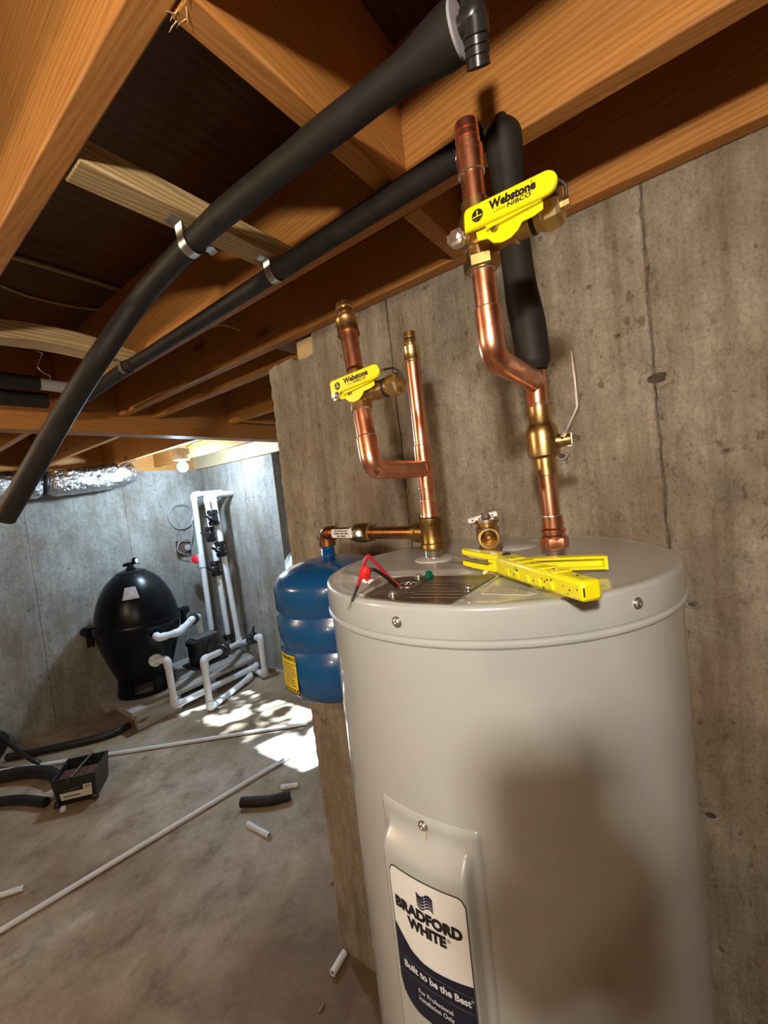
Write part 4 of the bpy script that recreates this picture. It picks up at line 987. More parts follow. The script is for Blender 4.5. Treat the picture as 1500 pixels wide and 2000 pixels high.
# dark pipes running along the girder
def bundle(name, y, z, x0, x1, r, lab_, group=None):
    g = G(); g.tube(resample([Vector((x0,y,z)), Vector((x1,y,z))], 0.1), r, 20); o = put(name, g, M[FM]); tag(o, lab_, 'insulated pipe', group)
    return o
bp = [thing('insulated_pipe', (0.2, 1.95, 2.18), 'upper black foam pipe with a grey taped joint running along the girder', 'insulated pipe')]
g = G(); g.tube([Vector((-2.6,1.93,2.145)), Vector((0.545,1.93,2.145))], 0.026, 20); put('foam_sleeve', g, M[FM], bp[0])
g = G(); g.tube([Vector((0.52,1.93,2.145)), Vector((0.662,1.93,2.140))], 0.0215, 20); put('taped_joint', g, M['pex_grey'], bp[0])
bundle('insulated_pipe', 2.06, 2.115, -2.6, 0.60, 0.030, 'lower black foam pipe running along the face of the girder')

# cables stapled under the plywood
def cable(name, pts, r, mat, lab_, cat='cable'):
    g = G(); g.tube(smooth_path(pts, 6), r, 8); o = put(name, g, M[mat]); return tag(o, lab_, cat)
cable('cable', [P(20,500,Z=2.346), P(120,530,Z=2.346), P(220,562,Z=2.346), P(318,594,Z=2.346)], 0.0065, 'cable_tan', 'thicker tan cable crossing the plywood between the joists')
cable('cable', [P(0,557,Z=2.348), P(60,580,Z=2.348), P(140,598,Z=2.347), P(230,612,Z=2.346), P(310,634,Z=2.346)], 0.0042, 'cable_tan', 'thin tan cable sagging across the plywood')
cable('cable', [P(405,640,X=0.82), P(435,634,X=0.86), P(470,645,X=0.905)], 0.005, 'cable_tan', 'short tan cable passing through the joist above the broken wall corner')

# ------------------------------------------------------------------ far corner: lamp, duct
BC = P(357, 912, Y=3.40)
lamp = thing('ceiling_lamp', (BC.x, BC.y, ZJ), 'white lamp holder with a glowing bare bulb in the far corner', 'lamp')
g = G(); g.lathe([(0,0.115),(0.052,0.115),(0.052,0.070),(0.060,0.066),(0.060,0.058),(0.030,0.052),(0.024,0.050),(0.022,0.030),(0,0.030)], BC, UP, seg=28); put('lamp_holder', g, M['porcelain'], lamp)
g = G(); g.sphere(BC, 0.042, 20, 12); bulb = put('bulb', g, M['bulb_far'], lamp); bulb['label'] = 'glowing white bulb'
M['bulb_far'].node_tree.nodes['Principled BSDF'].inputs['Emission Strength'].default_value = P_FAR/(PI*4*PI*0.042**2)
g = G(); g.box((-0.05,-0.05,0.100),(0.05,0.05,0.15), None, BC + Vector((0.0,0.0,0))); put('junction_box', g, M['pvc_white'], lamp, bevel=0.004)
cable('cable', [P(232,909,Z=2.09), P(240,911,Z=2.085), P(252,904,Z=2.088), P(268,897,Z=2.093)], 0.004, 'cable_white', 'white cable loop hanging off the joist above the foil duct')
cable('cable', [Vector((BC.x+0.05,BC.y,2.16)), Vector((BC.x+0.12,BC.y-0.02,2.20)), Vector((2.06,3.4,2.22))], 0.005, 'cable_white', 'short white cable feeding the bare bulb lamp holder')
# paper-faced insulation bundled above the rim
g = G(); 
for i in range(3):
    x0 = 2.13 + i*0.11; g.box((x0, 2.62+0.02*i, 2.11), (x0+0.098, 2.66+0.015*i, 2.345))
o = put('insulation_batt', g, M['cable_white'], bevel=0.006); tag(o, 'white-faced insulation batt tucked between joists near the bare bulb', 'insulation')
# foil flexible duct along the far wall
duct = thing('flexible_duct', (0.9, 4.08, 1.88), 'crinkled silver foil duct slung along the far wall under the joists', 'duct')
g = G(); seg = 44; NP = 150; rings = []
DP = smooth_path([Vector((-1.6,4.06,1.97)), Vector((-0.6,4.07,1.95)), Vector((0.3,4.08,1.945)), Vector((0.9,4.08,1.955)), Vector((1.3,4.07,1.975)), Vector((1.62,4.09,2.015)), Vector((1.72,4.16,2.05))], 26)
for i, p in enumerate(DP):
    t = i/(len(DP)-1); dr = (DP[min(i+1,len(DP)-1)]-DP[max(i-1,0)]).normalized(); x = UP.cross(dr).normalized(); y = dr.cross(x); ring = []
    squeeze = 1 - 0.35*math.exp(-((p.x-1.085)/0.035)**2)
    R0 = 0.118 * squeeze * (1 - 0.45*sm(0.93,1.0,t))
    for k in range(seg):
        a = 2*PI*k/seg; q = Vector((p.x*16, math.cos(a)*2.2, math.sin(a)*2.2))
        rr = R0*(1 + 0.09*noise.noise(q) + 0.05*noise.noise(q*2.3) + 0.025*math.sin(p.x*150))
        ring.append(g.bm.verts.new(p + rr*(math.cos(a)*x + 0.92*math.sin(a)*y)))
    rings.append(ring)
for a, b in zip(rings, rings[1:]):
    for k in range(seg): g.bm.faces.new((a[k],a[(k+1)%seg],b[(k+1)%seg],b[k]))
g.bm.faces.new(rings[0]); g.bm.faces.new(rings[-1])
put('foil_sleeve', g, M['foil'], duct, sharp=30)
g = G(); g.tube([Vector((1.085+0.01*math.sin(a), 4.075+0.092*math.cos(a), 1.965+0.088*math.sin(a)+0.0)) for a in [2*PI*i/28 for i in range(28)]], 0.014, 8, closed=True); put('hanger_strap', g, M['rubber_black'], duct)
g = G(); g.box((1.07,4.06,2.04),(1.10,4.09,2.102)); put('hanger_tail', g, M['rubber_black'], duct)

# ------------------------------------------------------------------ pallet
pal = thing('pallet', (1.85, 3.87, 0), 'grey painted wooden pallet under the black pool filter and pump', 'pallet')
PZ = 0.165
for i in range(6):
    y0 = 3.47 + i*0.122; g = G(); g.box((1.245, y0, PZ-0.03), (2.42, y0+0.112, PZ)); put('deck_board', g, M['grey_wood'], pal, bevel=0.003)
for x0, x1 in ((1.285,1.63),(1.86,1.95),(2.28,2.38)):
    g = G(); g.box((x0, 3.50, 0.0), (x1, 3.55, PZ-0.03)); put('runner_block', g, M['grey_wood'], pal, bevel=0.003)
    g = G(); g.box((x0, 4.10, 0.0), (x1, 4.18, PZ-0.03)); put('runner_block', g, M['grey_wood'], pal, bevel=0.003)
g = G(); g.box((1.30, 3.552, 0.05), (1.36, 4.098, PZ-0.03)); put('runner', g, M['grey_wood_y'], pal, bevel=0.003)
g = G(); g.box((2.30, 3.552, 0.05), (2.36, 4.098, PZ-0.03)); put('runner', g, M['grey_wood_y'], pal, bevel=0.003)

# ------------------------------------------------------------------ pool filter
FX, FY = 1.525, 3.845
filt = thing('pool_filter', (FX, FY, PZ), 'black egg-shaped pool filter tank with dome lid on the pallet', 'pool filter')
SEAM = 0.745
g = G(); g.lathe([(0,0.26),(0.19,0.27),(0.215,0.33),(0.245,0.42),(0.285,0.55),(0.305,0.64),(0.312,0.70),(0.312,SEAM)], (FX,FY,0), seg=64); put('tank_body', g, M['filter_black'], filt)
g = G(); g.lathe([(0.312,SEAM),(0.312,0.79),(0.300,0.86),(0.278,0.94),(0.243,1.02),(0.195,1.095),(0.135,1.15),(0.115,1.163),(0.112,1.172),(0.075,1.186),(0.05,1.19),(0,1.192)], (FX,FY,0), seg=64); put('dome_lid', g, M['filter_black'], filt)
g = G(); g.lathe([(0.312,SEAM-0.028),(0.330,SEAM-0.026),(0.336,SEAM-0.012),(0.336,SEAM+0.012),(0.330,SEAM+0.026),(0.312,SEAM+0.028)], (FX,FY,0), seg=64); put('clamp_band', g, M['filter_black'], filt)
vdir = Vector((FX, FY, 0)).normalized(); vn = Vector((vdir.y, -vdir.x, 0))
for sgn in (-1, 1):
    c = Vector((FX,FY,SEAM)) + vn*sgn*0.348
    g = G(); g.lathe([(0,-0.05),(0.036,-0.05),(0.040,-0.035),(0.040,0.035),(0.036,0.05),(0,0.05)], c, vdir*0.6+vn*sgn*0.5, seg=10); put('clamp_knob', g, M['filter_black'], filt)
    g = G(); g.box((-0.03,-0.03,-0.12),(0.02,0.03,-0.02), Matrix((vn*sgn, vdir, UP)).transposed(), c); put('clamp_lug', g, M['filter_black'], filt, bevel=0.008)
# skirt base with openings
def skirt(a0, a1, z0, z1, r0, r1):
    g = G(); g.lathe([(r0-0.018,z0),(r0,z0),(r1,z1),(r1-0.018,z1),(r0-0.018,z0)], (FX,FY,0), seg=20, a0=a0, a1=a1); return put('base_foot', g, M['filter_black'], filt)
fa = math.atan2(-vdir.y, -vdir.x)
for k in range(4):
    mid = fa + 0.62 + k*PI/2
    skirt(mid - 0.42, mid + 0.42, PZ, 0.30, 0.215, 0.208)
g = G(); g.lathe([(0.192,PZ),(0.222,PZ),(0.220,PZ+0.028),(0.192,PZ+0.028),(0.192,PZ)], (FX,FY,0), seg=48); put('base_ring', g, M['filter_black'], filt)
# air relief valve and gauge
g = G(); g.lathe([(0.04,1.185),(0.04,1.20),(0.028,1.205),(0.022,1.225),(0.022,1.235),(0,1.235)], (FX,FY,0), seg=20); put('relief_neck', g, M['filter_black'], filt)
g = G(); g.tube([Vector((FX,FY,1.232))-vn*0.052, Vector((FX,FY,1.236))-vn*0.02, Vector((FX,FY,1.238))+vn*0.02, Vector((FX,FY,1.250))+vn*0.035], [0.012,0.015,0.015,0.010], 12); put('relief_handle', g, M['filter_black'], filt)
gc = Vector((FX,FY,1.258))+vn*0.042; gdv = (-vdir*0.6+vn*0.8).normalized()
g = G(); g.lathe([(0,-0.012),(0.028,-0.012),(0.028,0.010),(0.023,0.012),(0,0.012)], gc, gdv, seg=24); gg = put('pressure_gauge', g, M['filter_black'], filt)
g = G(); g.lathe([(0.021,0.0125),(0,0.0128)], gc, gdv, seg=20); put('gauge_face', g, M['white_label'], gg)
# trapezoid badge on the dome
def dome_r(z):
    pr = [(0.312,0.79),(0.300,0.86),(0.278,0.94),(0.243,1.02),(0.195,1.095),(0.135,1.15)]
    for (r0,z0),(r1,z1) in zip(pr, pr[1:]):
        if z0 <= z <= z1: return r0 + (r1-r0)*(z-z0)/(z1-z0)
    return 0.2
def dome_pt(a, z, dr): r = dome_r(z)+dr; return Vector((FX + r*math.cos(fa+a), FY + r*math.sin(fa+a), z + dr*0.7))
for nm, mt, s, dr in (('badge_frame','filter_black',1.18,0.004), ('badge','filter_label',1.0,0.007)):
    g = G(); vs = []; fs = []; n = 8; z0, z1 = 1.022-0.045*s, 1.022+0.045*s
    for j in range(7):
        z = z0+(z1-z0)*j/6; w = (0.34 - 0.015*j)*s*0.78
        for i in range(n+1): vs.append(dome_pt(-0.10 + w*(i/n-0.5)*2*0.85, z, dr))
    for j in range(6):
        for i in range(n): fs.append((j*(n+1)+i, j*(n+1)+i+1, (j+1)*(n+1)+i+1, (j+1)*(n+1)+i))
    g.faces(vs, fs); put(nm, g, M[mt], filt)
# white unions on the side ports
for u, v in ((303,1241),(305,1290)):
    c = P(u, v, Y=3.56); d = Vector((FX,FY,c.z)) - c; d.z = 0; d.normalize()
    g = G(); g.tube([c, c + d*0.16], 0.03, 16); g.lathe([(0,0),(0.047,0),(0.050,0.006),(0.050,0.028),(0.044,0.034),(0,0.034)], c - d*0.004, d, seg=24); put('port_union', g, M['pvc_white'], filt)

# ------------------------------------------------------------------ pump
PX, PY = 2.06, 3.86
pump = thing('pool_pump', (PX, PY, PZ), 'matte black pool pump beside the filter on the pallet', 'pump')
g = G(); g.box((PX-0.16,PY-0.12,PZ),(PX+0.18,PY+0.12,PZ+0.02)); put('pump_foot', g, M['pump_black'], pump, bevel=0.006)
g = G(); g.lathe([(0,0),(0.085,0),(0.095,0.015),(0.095,0.19),(0.11,0.195),(0.11,0.225),(0.09,0.235),(0,0.235)], (PX-0.05,PY-0.02,PZ+0.02), UP, seg=28); put('strainer_pot', g, M['pump_black'], pump)
g = G(); g.lathe([(0,0),(0.02,0),(0.09,0.03),(0.10,0.06),(0.10,0.10),(0.07,0.12),(0.07,0.30),(0.06,0.32),(0,0.32)], (PX+0.02,PY-0.13,PZ+0.13), Vector((0.25,1,0)), seg=24); put('motor', g, M['pump_black'], pump)
g = G(); g.box((PX-0.09,PY-0.07,0.415),(PX+0.14,PY+0.06,0.435)); put('junction_cover', g, M['grey_ink'], pump, bevel=0.008)

# ------------------------------------------------------------------ white PVC plumbing
PRD = 0.0265
def pvc(pts, lab_, rad=0.05, couplers=(), group=None, r=PRD):
    pts = [Vector(p) for p in pts]
    t = thing('pvc_pipe', pts[-1], lab_, 'pipe', group)
    g = G(); g.tube(fillet(pts, rad, 6), r, 16); put('pipe_run', g, M['pvc_white'], t)
    for i in range(1, len(pts)-1):
        a, b, c = pts[i-1], pts[i], pts[i+1]; u = (a-b).normalized(); w = (c-b).normalized()
        if u.angle(w) > 2.9: continue
        g = G(); L = 0.062; g.tube(fillet([b+u*min(L,(a-b).length*0.8), b, b+w*min(L,(c-b).length*0.8)], 0.045, 6), r+0.005, 16); put('elbow', g, M['pvc_white'], t)
    for q, d in couplers:
        g = G(); d = Vector(d).normalized(); g.tube([q-d*0.035, q+d*0.035], r+0.006, 16); put('coupling', g, M['pvc_white'], t)
    return t
def union_valve(parent, c, d, face, lever=True, ln=0.075, mat='pvc_black'):
    d = Vector(d).normalized(); face = Vector(face).normalized()
    g = G(); g.lathe([(0,-ln),(0.040,-ln),(0.043,-ln+0.006),(0.043,-ln+0.040),(0.036,-ln+0.045),(0.044,-0.02),(0.046,0),(0.044,0.02),(0.036,ln-0.045),(0.043,ln-0.040),(0.043,ln-0.006),(0.040,ln),(0,ln)], c, d, seg=20)
    g.lathe([(0,0.02),(0.030,0.02),(0.030,0.055),(0.022,0.062),(0,0.062)], c, face, seg=14)
    v = put('union_valve', g, M[mat], parent)
    for s in (-1, 1):
        for k in range(8):
            a = 2*PI*k/8; m = frame(d); q = c + d*s*(ln-0.022) + (m @ Vector((math.cos(a), math.sin(a), 0)))*0.044
            g = G(); g.box((-0.004,-0.004,-0.018),(0.004,0.004,0.018), m, q); put('nut_rib', g, M[mat], v)
    if lever:
        s = face.cross(d).normalized(); m = Matrix((d*0.5+s*0.86, (d*0.5+s*0.86).cross(face), face)).transposed()
        g = G(); g.box((-0.055,-0.012,0.060),(0.055,0.012,0.074), m, c); put('tee_handle', g, M[mat], v, bevel=0.003)
    return v
GV = 'white plastic risers in the far corner'
ztop = 1.765
r1t = P(378, 966, Y=3.92); r1b = P(414, 1236, Y=3.92); r1b = Vector((r1b.x, r1b.y, PZ+0.27))
t = pvc([Vector((2.507, r1t.y, r1t.z+0.005)), r1t, r1b], 'white plastic riser with a plain coupling, standing behind the pump', couplers=((P(393,1088,Y=3.92), (0,0,1)), (P(395,1100,Y=3.92), (0,0,1))))
r2t = P(403, 970, Y=3.82); r2b = P(447, 1248, Y=3.82)
r2c = r2b + (r2b-r2t).normalized()*0.10
t = pvc([Vector((2.507, r2t.y, r2t.z+0.01)), r2t, r2c], 'white plastic riser with black union valves standing between the other two risers', 0.05)
d = (r2b-r2t).normalized()
union_valve(t, P(447,1252,Y=3.82), d, (-0.5,-0.8,0)); union_valve(t, P(411,1043,Y=3.82), d, (-0.95,-0.2,0)); union_valve(t, P(421,1110,Y=3.82), d, (-0.9,-0.4,0))
r3t = P(416, 967, Y=3.70); r3b = P(468, 1256, Y=3.70)
q1 = P(441,1264,Y=3.55); q2 = P(404,1284,Z=0.40); q3 = P(411,1384,Z=0.03)
q2 = Vector((q3.x, q3.y, 0.0)) + Vector((0,0,0.435)); 
t = pvc([Vector((2.507, r3t.y+0.03, r3t.z+0.008)), r3t, r3b, q2, Vector((q3.x,q3.y,0.035)), P(488,1323,Z=0.035), Vector((2.26,3.46,0.035))], 'white plastic riser branching through black valves down to the floor in front of the pallet', 0.05)
d = (r3b-r3t).normalized()
union_valve(t, P(416,1011,Y=3.70), d, (-0.8,-0.6,0)); union_valve(t, P(431,1072,Y=3.70), d, (-0.9,-0.4,0))
dq = (q2-r3b).normalized(); union_valve(t, r3b.lerp(q2, 0.52), dq, (-0.3,-0.5,0.8))
# branch to the right with its lever valve
e1 = P(508, 1243, Y=3.29); e2 = P(517, 1316, Z=0.035)
e2 = Vector((e1.x, e1.y, 0.035))
bp_ = fillet([r3b + Vector((0.03,-0.03,0)), e1, e2, Vector((2.335,3.47,0.035))], 0.05, 6)
g = G(); g.tube(bp_, PRD, 16); put('branch_run', g, M['pvc_white'], t)
for a_, b_, c_ in ((r3b, e1, e2), (e1, e2, Vector((2.335,3.47,0.035)))):
    u_ = (a_-b_).normalized(); w_ = (c_-b_).normalized(); g = G(); g.tube(fillet([b_+u_*0.062, b_, b_+w_*0.062], 0.045, 6), PRD+0.005, 16); put('elbow', g, M['pvc_white'], t)
v = union_valve(t, (r3b + Vector((0.03,-0.03,0))).lerp(e1, 0.60), e1-r3b, (0,0,1), False)
c = (r3b + Vector((0.03,-0.03,0))).lerp(e1, 0.60); g = G(); g.tube([c+Vector((0,0,0.06)), c+Vector((0.01,-0.01,0.09)), P(495,1224,Y=3.33)], [0.012,0.011,0.008], 10); put('lever', g, M['pvc_black'], v)
# filter outlet: down, along the pallet and back
f0 = P(306,1290,Y=3.53); f1 = P(318,1292,Y=3.47); f2 = Vector((1.545,3.44,0.085))
f1 = Vector((f2.x-0.002, 3.46, f0.z))
t = pvc([f0, f1, f2, Vector((2.33,3.44,0.085)), Vector((2.468,3.66,0.085))], 'white plastic pipe from the lower filter port, running along the pallet edge', 0.05)
# upper port to the pump
h0 = P(304,1241,Y=3.53); h1 = P(318,1246,Y=3.48); 
t = pvc([h0, P(310,1246,Y=3.47), P(350,1234,Y=3.50), P(377,1208,Y=3.58), P(387,1205,Y=3.68), P(392,1234,Y=3.72)], 'white plastic pipe from the upper filter port bending over to the pump', 0.045)
g = G(); c = P(378,1209,Y=3.585); g.lathe([(0,-0.02),(0.044,-0.02),(0.046,0.0),(0.044,0.02),(0,0.02)], c, P(387,1205,Y=3.68)-P(350,1234,Y=3.50), seg=18); put('union_nut', g, M['pvc_black'], t)
# wires, box and red switch on the far wall behind the risers
g = G(); c = P(353,1008,Y=4.245); R_ = 0.125
pts = []
for i in range(64):
    a = 2*PI*i/32; pts.append(c + Vector((R_*(1+0.04*math.sin(3*a+i*0.1))*math.cos(a), 0.006*math.sin(i*0.4)-0.006, R_*math.sin(a)+0.01*math.sin(a*2+i*0.05))))
g.tube(pts, 0.0045, 6); coil = put('tubing_coil', g, M['clear_tube']); tag(coil, 'coil of thin clear tubing hung on the far wall', 'tubing')
cable('cable', [P(374,1016,Y=4.21), P(376,1035,Y=4.19), P(372,1055,Y=4.18), P(352,1058,Y=4.18), P(348,1076,Y=4.18), P(372,1084,Y=4.18)], 0.005, 'clear_tube', 'loose thin wire running down from the tubing coil to the brown box')
bx = thing('timer_box', P(363,1065,Y=4.22), 'small brown wall box with a round dial behind the plastic risers', 'control box')
c = P(362,1066,Y=4.20); g = G(); g.box((-0.07,0,-0.07),(0.06,0.055,0.06), None, c); put('box_body', g, M['brown_box'], bx, bevel=0.008)
g = G(); g.lathe([(0,0),(0.032,0),(0.032,0.012),(0.024,0.014),(0,0.014)], c + Vector((0.02,0.0,-0.02)), (0,-1,0), seg=20); put('dial', g, M['clear_tube'], bx)
g = G(); c = P(384,1092,Y=3.99); g.lathe([(0,-0.02),(0.03,-0.02),(0.042,-0.005),(0.042,0.02),(0.02,0.03),(0,0.03)], c, Vector((-0.7,-0.6,0.2)), seg=14, ); o = put('valve_knob', g, M['red_plastic']); tag(o, 'red plastic knob behind the plain white riser', 'knob')

# ------------------------------------------------------------------ things on the floor
def stick(name, a, b, r, mat, lab_, cat, group=None, hollow=True):
    a = Vector(a); b = Vector(b); t = thing(name, (a+b)/2 - Vector((0,0,r)), lab_, cat, group)
    g = G(); L = (b-a).length; g.lathe([(r*0.72, 0.004),(r*0.72,0),(r,0),(r,L),(r*0.72,L),(r*0.72,L-0.004)], a, b-a, seg=16); put('pipe_wall', g, M[mat], t)
    g = G(); g.lathe([(r*0.72,0.003),(0,0.003)], a, b-a, seg=12); g.lathe([(r*0.72,L-0.003),(0,L-0.003)], a, b-a, seg=12); put('pipe_bore', g, M['grey_ink'], t)
    return t
zf = 0.0125
stick('plastic_pipe', P(-260,1975,Z=zf), P(568,1476,Z=zf), 0.0120, 'pvc_white', 'long white plastic pipe crossing the open floor towards the sunlit patch', 'pipe')
stick('plastic_pipe', P(-120,1525,Z=zf), P(600,1413,Z=zf), 0.0125, 'pvc_white', 'long white plastic pipe lying behind the black toolbox', 'pipe')
stick('plastic_pipe', P(-60,1768,Z=zf), P(47,1734,Z=zf), 0.0120, 'pvc_white', 'short white pipe lying alone beside the long pipe, far from the wall', 'pipe')
stick('pipe_offcut', P(549,1538,Z=zf), P(582,1533,Z=zf), 0.0135, 'pvc_white', 'white pipe offcut lying just behind the black foam offcut', 'pipe offcut')
stick('pipe_offcut', P(484,1609,Z=zf), P(526,1632,Z=zf), 0.0135, 'pvc_white', 'white pipe offcut lying in front of the black foam offcut', 'pipe offcut')
stick('pipe_offcut', P(673,1860,Z=zf), P(649,1901,Z=zf), 0.0115, 'pvc_white', 'white pipe offcut leaning at the foot of the ragged wall edge', 'pipe offcut')
fo = thing('foam_offcut', P(520,1565,Z=0), 'short curved black foam offcut on the open floor', 'pipe insulation')
g = G(); pth = smooth_path([P(471,1567,Z=0.026), P(495,1566,Z=0.026), P(530,1563,Z=0.026), P(567,1553,Z=0.026)], 6); g.tube(pth, 0.0255, 18); put('foam_tube', g, M[FM], fo)
g = G(); g.lathe([(0.013,0.0006),(0,0.0008)], pth[-1], pth[-1]-pth[-2], seg=14); put('foam_bore', g, M['black_ink'], fo)
ho = thing('rubber_hose', P(100,1460,Z=0), 'long black hose lying along the foot of the far wall to the pallet', 'hose')
g = G(); g.tube(smooth_path([P(14,1479,Z=0.027), P(50,1472,Z=0.027), P(100,1462,Z=0.027), P(180,1444,Z=0.027), P(225,1430,Z=0.027), P(252,1416,Z=0.027)], 8), 0.0255, 16); put('hose_wall', g, M['rubber_black'], ho)
ho = thing('rubber_hose', P(40,1560,Z=0), 'short black hose end lying in front of the black toolbox', 'hose')
g = G(); g.tube(smooth_path([P(-90,1590,Z=0.028), P(-20,1570,Z=0.028), P(35,1562,Z=0.028), P(90,1567,Z=0.028)], 8), 0.0265, 16); put('hose_wall', g, M['rubber_black'], ho)
ho = thing('rubber_hose', P(10,1520,Z=0), 'thick black hose running up to the black toolbox', 'hose')
g = G(); g.tube(smooth_path([P(-90,1545,Z=0.04), P(-10,1520,Z=0.04), P(55,1508,Z=0.045), P(95,1510,Z=0.05), P(112,1520,Z=0.045)], 8), 0.038, 16); put('hose_wall', g, M['rubber_black'], ho)
# black fabric bag behind them
bag = thing('tool_bag', P(8,1475,Z=0), 'black fabric bag slumped against the far wall', 'bag')
g = G(); c = P(-22,1462,Z=0.10); g.sphere(c, 0.11, 20, 12, (1.0,0.7,0.95)); 
for v_ in g.bm.verts: v_.co += Vector((1,0.5,0.6))*0.03*noise.noise(v_.co*9); v_.co.z = max(v_.co.z, 0.002)
put('bag_body', g, M['rubber_black'], bag)
g = G(); g.tube(smooth_path([P(5,1440,Z=0.16), P(30,1462,Z=0.11), P(62,1484,Z=0.075), P(78,1490,Z=0.05)], 6), 0.014, 10); put('bag_strap', g, M['rubber_black'], bag)
# open toolbox
tb = thing('toolbox', (0.79, 3.07, 0), 'open black toolbox with brown compartments and a printed label, on the floor', 'toolbox')
A_ = Vector((0.655,3.055,0)); B_ = Vector((0.805,2.925,0)); C_ = Vector((0.925,3.085,0)); D_ = A_ + (C_-B_)
ctr = (A_+B_+C_+D_)/4
TZ = 0.165
def tbp(s, t, z, grow=0.0):   # s along the front, t towards the back
    b = A_ + (B_-A_)*s + (D_-A_)*t; k = 1 + 0.16*z/TZ + grow; p = ctr + (b-ctr)*k; return Vector((p.x, p.y, z))
def slab(name, cs, mat, parent, bev=0.002):
    g = G(); g.faces(cs, [(0,3,2,1),(4,5,6,7),(0,1,5,4),(1,2,6,5),(2,3,7,6),(3,0,4,7)]); return put(name, g, M[mat], parent, bevel=bev)
w = 0.05
slab('box_base', [tbp(0,0,0.004),tbp(1,0,0.004),tbp(1,1,0.004),tbp(0,1,0.004),tbp(0,0,0.02),tbp(1,0,0.02),tbp(1,1,0.02),tbp(0,1,0.02)], 'toolbox_black', tb)
for (s0,s1,t0,t1) in ((0,1,0,w),(0,1,1-w,1),(0,w,w,1-w),(1-w,1,w,1-w)):
    slab('box_side', [tbp(s0,t0,0.012),tbp(s1,t0,0.012),tbp(s1,t1,0.012),tbp(s0,t1,0.012),tbp(s0,t0,TZ),tbp(s1,t0,TZ),tbp(s1,t1,TZ),tbp(s0,t1,TZ)], 'toolbox_black', tb)
for i in range(3):
    s0 = 0.07 + i*0.29; slab('tray_cell', [tbp(s0,0.10,0.10),tbp(s0+0.27,0.10,0.10),tbp(s0+0.27,0.62,0.10),tbp(s0,0.62,0.10),tbp(s0,0.10,0.140),tbp(s0+0.27,0.10,0.140),tbp(s0+0.27,0.62,0.140),tbp(s0,0.62,0.140)], 'tray_brown', tb)
g = G(); g.tube([tbp(0.38,-0.02,0.150), tbp(0.62,1.0,0.172)], 0.005, 8); put('carry_bar', g, M['grey_ink'], tb)
def tbf(s, z): p = tbp(s, 0, z); n = Vector((-(B_-A_).y*-1, (A_-B_).x*1, 0)); n = Vector(((A_-B_).y, -(A_-B_).x, 0)).normalized(); n = n if n.dot(A_-ctr) > 0 else -n; return p + n*0.002
slab2 = lambda nm, s0, s1, z0, z1, mat, e=0.0: put(nm, G().faces([tbf(s0,z0)+Vector((0,-e,0)), tbf(s1,z0)+Vector((0,-e,0)), tbf(s1,z1)+Vector((0,-e,0)), tbf(s0,z1)+Vector((0,-e,0))], [(0,1,2,3)]), M[mat], tb)
slab2('front_label', 0.12, 0.90, 0.035, 0.078, 'cream_label', 0.001); slab2('front_label', 0.70, 0.90, 0.078, 0.108, 'cream_label', 0.001)
slab2('label_print', 0.20, 0.60, 0.050, 0.058, 'grey_ink', 0.002); slab2('label_print', 0.34, 0.82, 0.036, 0.042, 'white_ink', 0.002)
for i in range(6): slab2('barcode_line', 0.74+i*0.022, 0.75+i*0.022, 0.084, 0.103, 'black_ink', 0.002)
g = G(); print_line(g, (3,4,3), 0.012, lambda x, y: tbf(0.42 + x/0.2, 0.094 + y) + Vector((0,-0.002,0)), 'CENTER'); put('printed_line', g, M['grey_ink'], tb, recalc=False)
for s in (0.02, 0.98):
    g = G(); g.lathe([(0,-0.012),(0.02,-0.012),(0.02,0.012),(0,0.012)], tbp(s, -0.03, 0.02), B_-A_, seg=14); put('box_wheel', g, M['toolbox_black'], tb)
g = G(); g.lathe([(0.013,0),(0.016,0.003),(0.016,0.02),(0.010,0.028),(0,0.028)], P(123,1585,Z=0.0), Vector((0.2,0.1,1)), seg=12); o = put('plastic_plug', g, M['cable_white']); tag(o, 'tiny white plastic plug on the floor at the toolbox corner', 'plug')
# crumbs of concrete and wood on the floor
random.seed(12)
for u, v_, k_, lb_ in ((628,1968,2.2,'dark sliver of debris on the stained floor near the heater'), (238,1674,2.4,'brown splinter lying on the open floor beside the long white pipe'), (648,1725,1.2,'brown crumb on the floor beside the ragged wall edge'), (395,1400,1.0,'pale crumb on the sunlit floor in front of the pallet')):
    c = P(u, v_, Z=0.004); g = G(); g.sphere(c, 0.0065, 8, 6, (k_, 0.8, 0.6)); o = put('wood_chip', g, M['chip']); tag(o, lb_, 'debris')

# ------------------------------------------------------------------ lamps outside the frame
def hung_lamp(c, mt, lab_):
    t = thing('ceiling_lamp', (c.x, c.y, ZJ), lab_, 'lamp')
    r = 0.035; g = G(); g.sphere(c, r, 16, 10); put('bulb', g, M[mt], t)
    g = G(); g.lathe([(0,0.030),(0.016,0.030),(0.02,0.06),(0.045,0.075),(0.045,0.09),(0,0.09)], c, UP, seg=18); put('lamp_holder', g, M['porcelain'], t)
    if c.z + 0.09 < ZJ: g = G(); g.tube([c+Vector((0,0,0.088)), Vector((c.x,c.y,ZJ))], 0.004, 8); put('lamp_cord', g, M['rubber_black'], t)
    return t
A35 = PI*4*PI*0.035**2
M['bulb_warm'].node_tree.nodes['Principled BSDF'].inputs['Emission Strength'].default_value = P_NEAR/A35
simple('bulb_warm_side', (1,1,1), 0.4, emit=(WARM, P_SIDE/A35))
simple('bulb_fill_rear', (1,1,1), 0.4, emit=(WARM, P_FILL/A35))
hung_lamp(LAMP_NEAR, 'bulb_warm', 'bare bulb hanging on a cord beside the head of the person')
hung_lamp(LAMP_SIDE, 'bulb_warm_side', 'bare warm bulb on a short holder under the joists beside the dark girder pipes')
hung_lamp(FILL_REAR, 'bulb_fill_rear', 'warm fill bulb on a cord, added out of view to brighten the floor and joists')

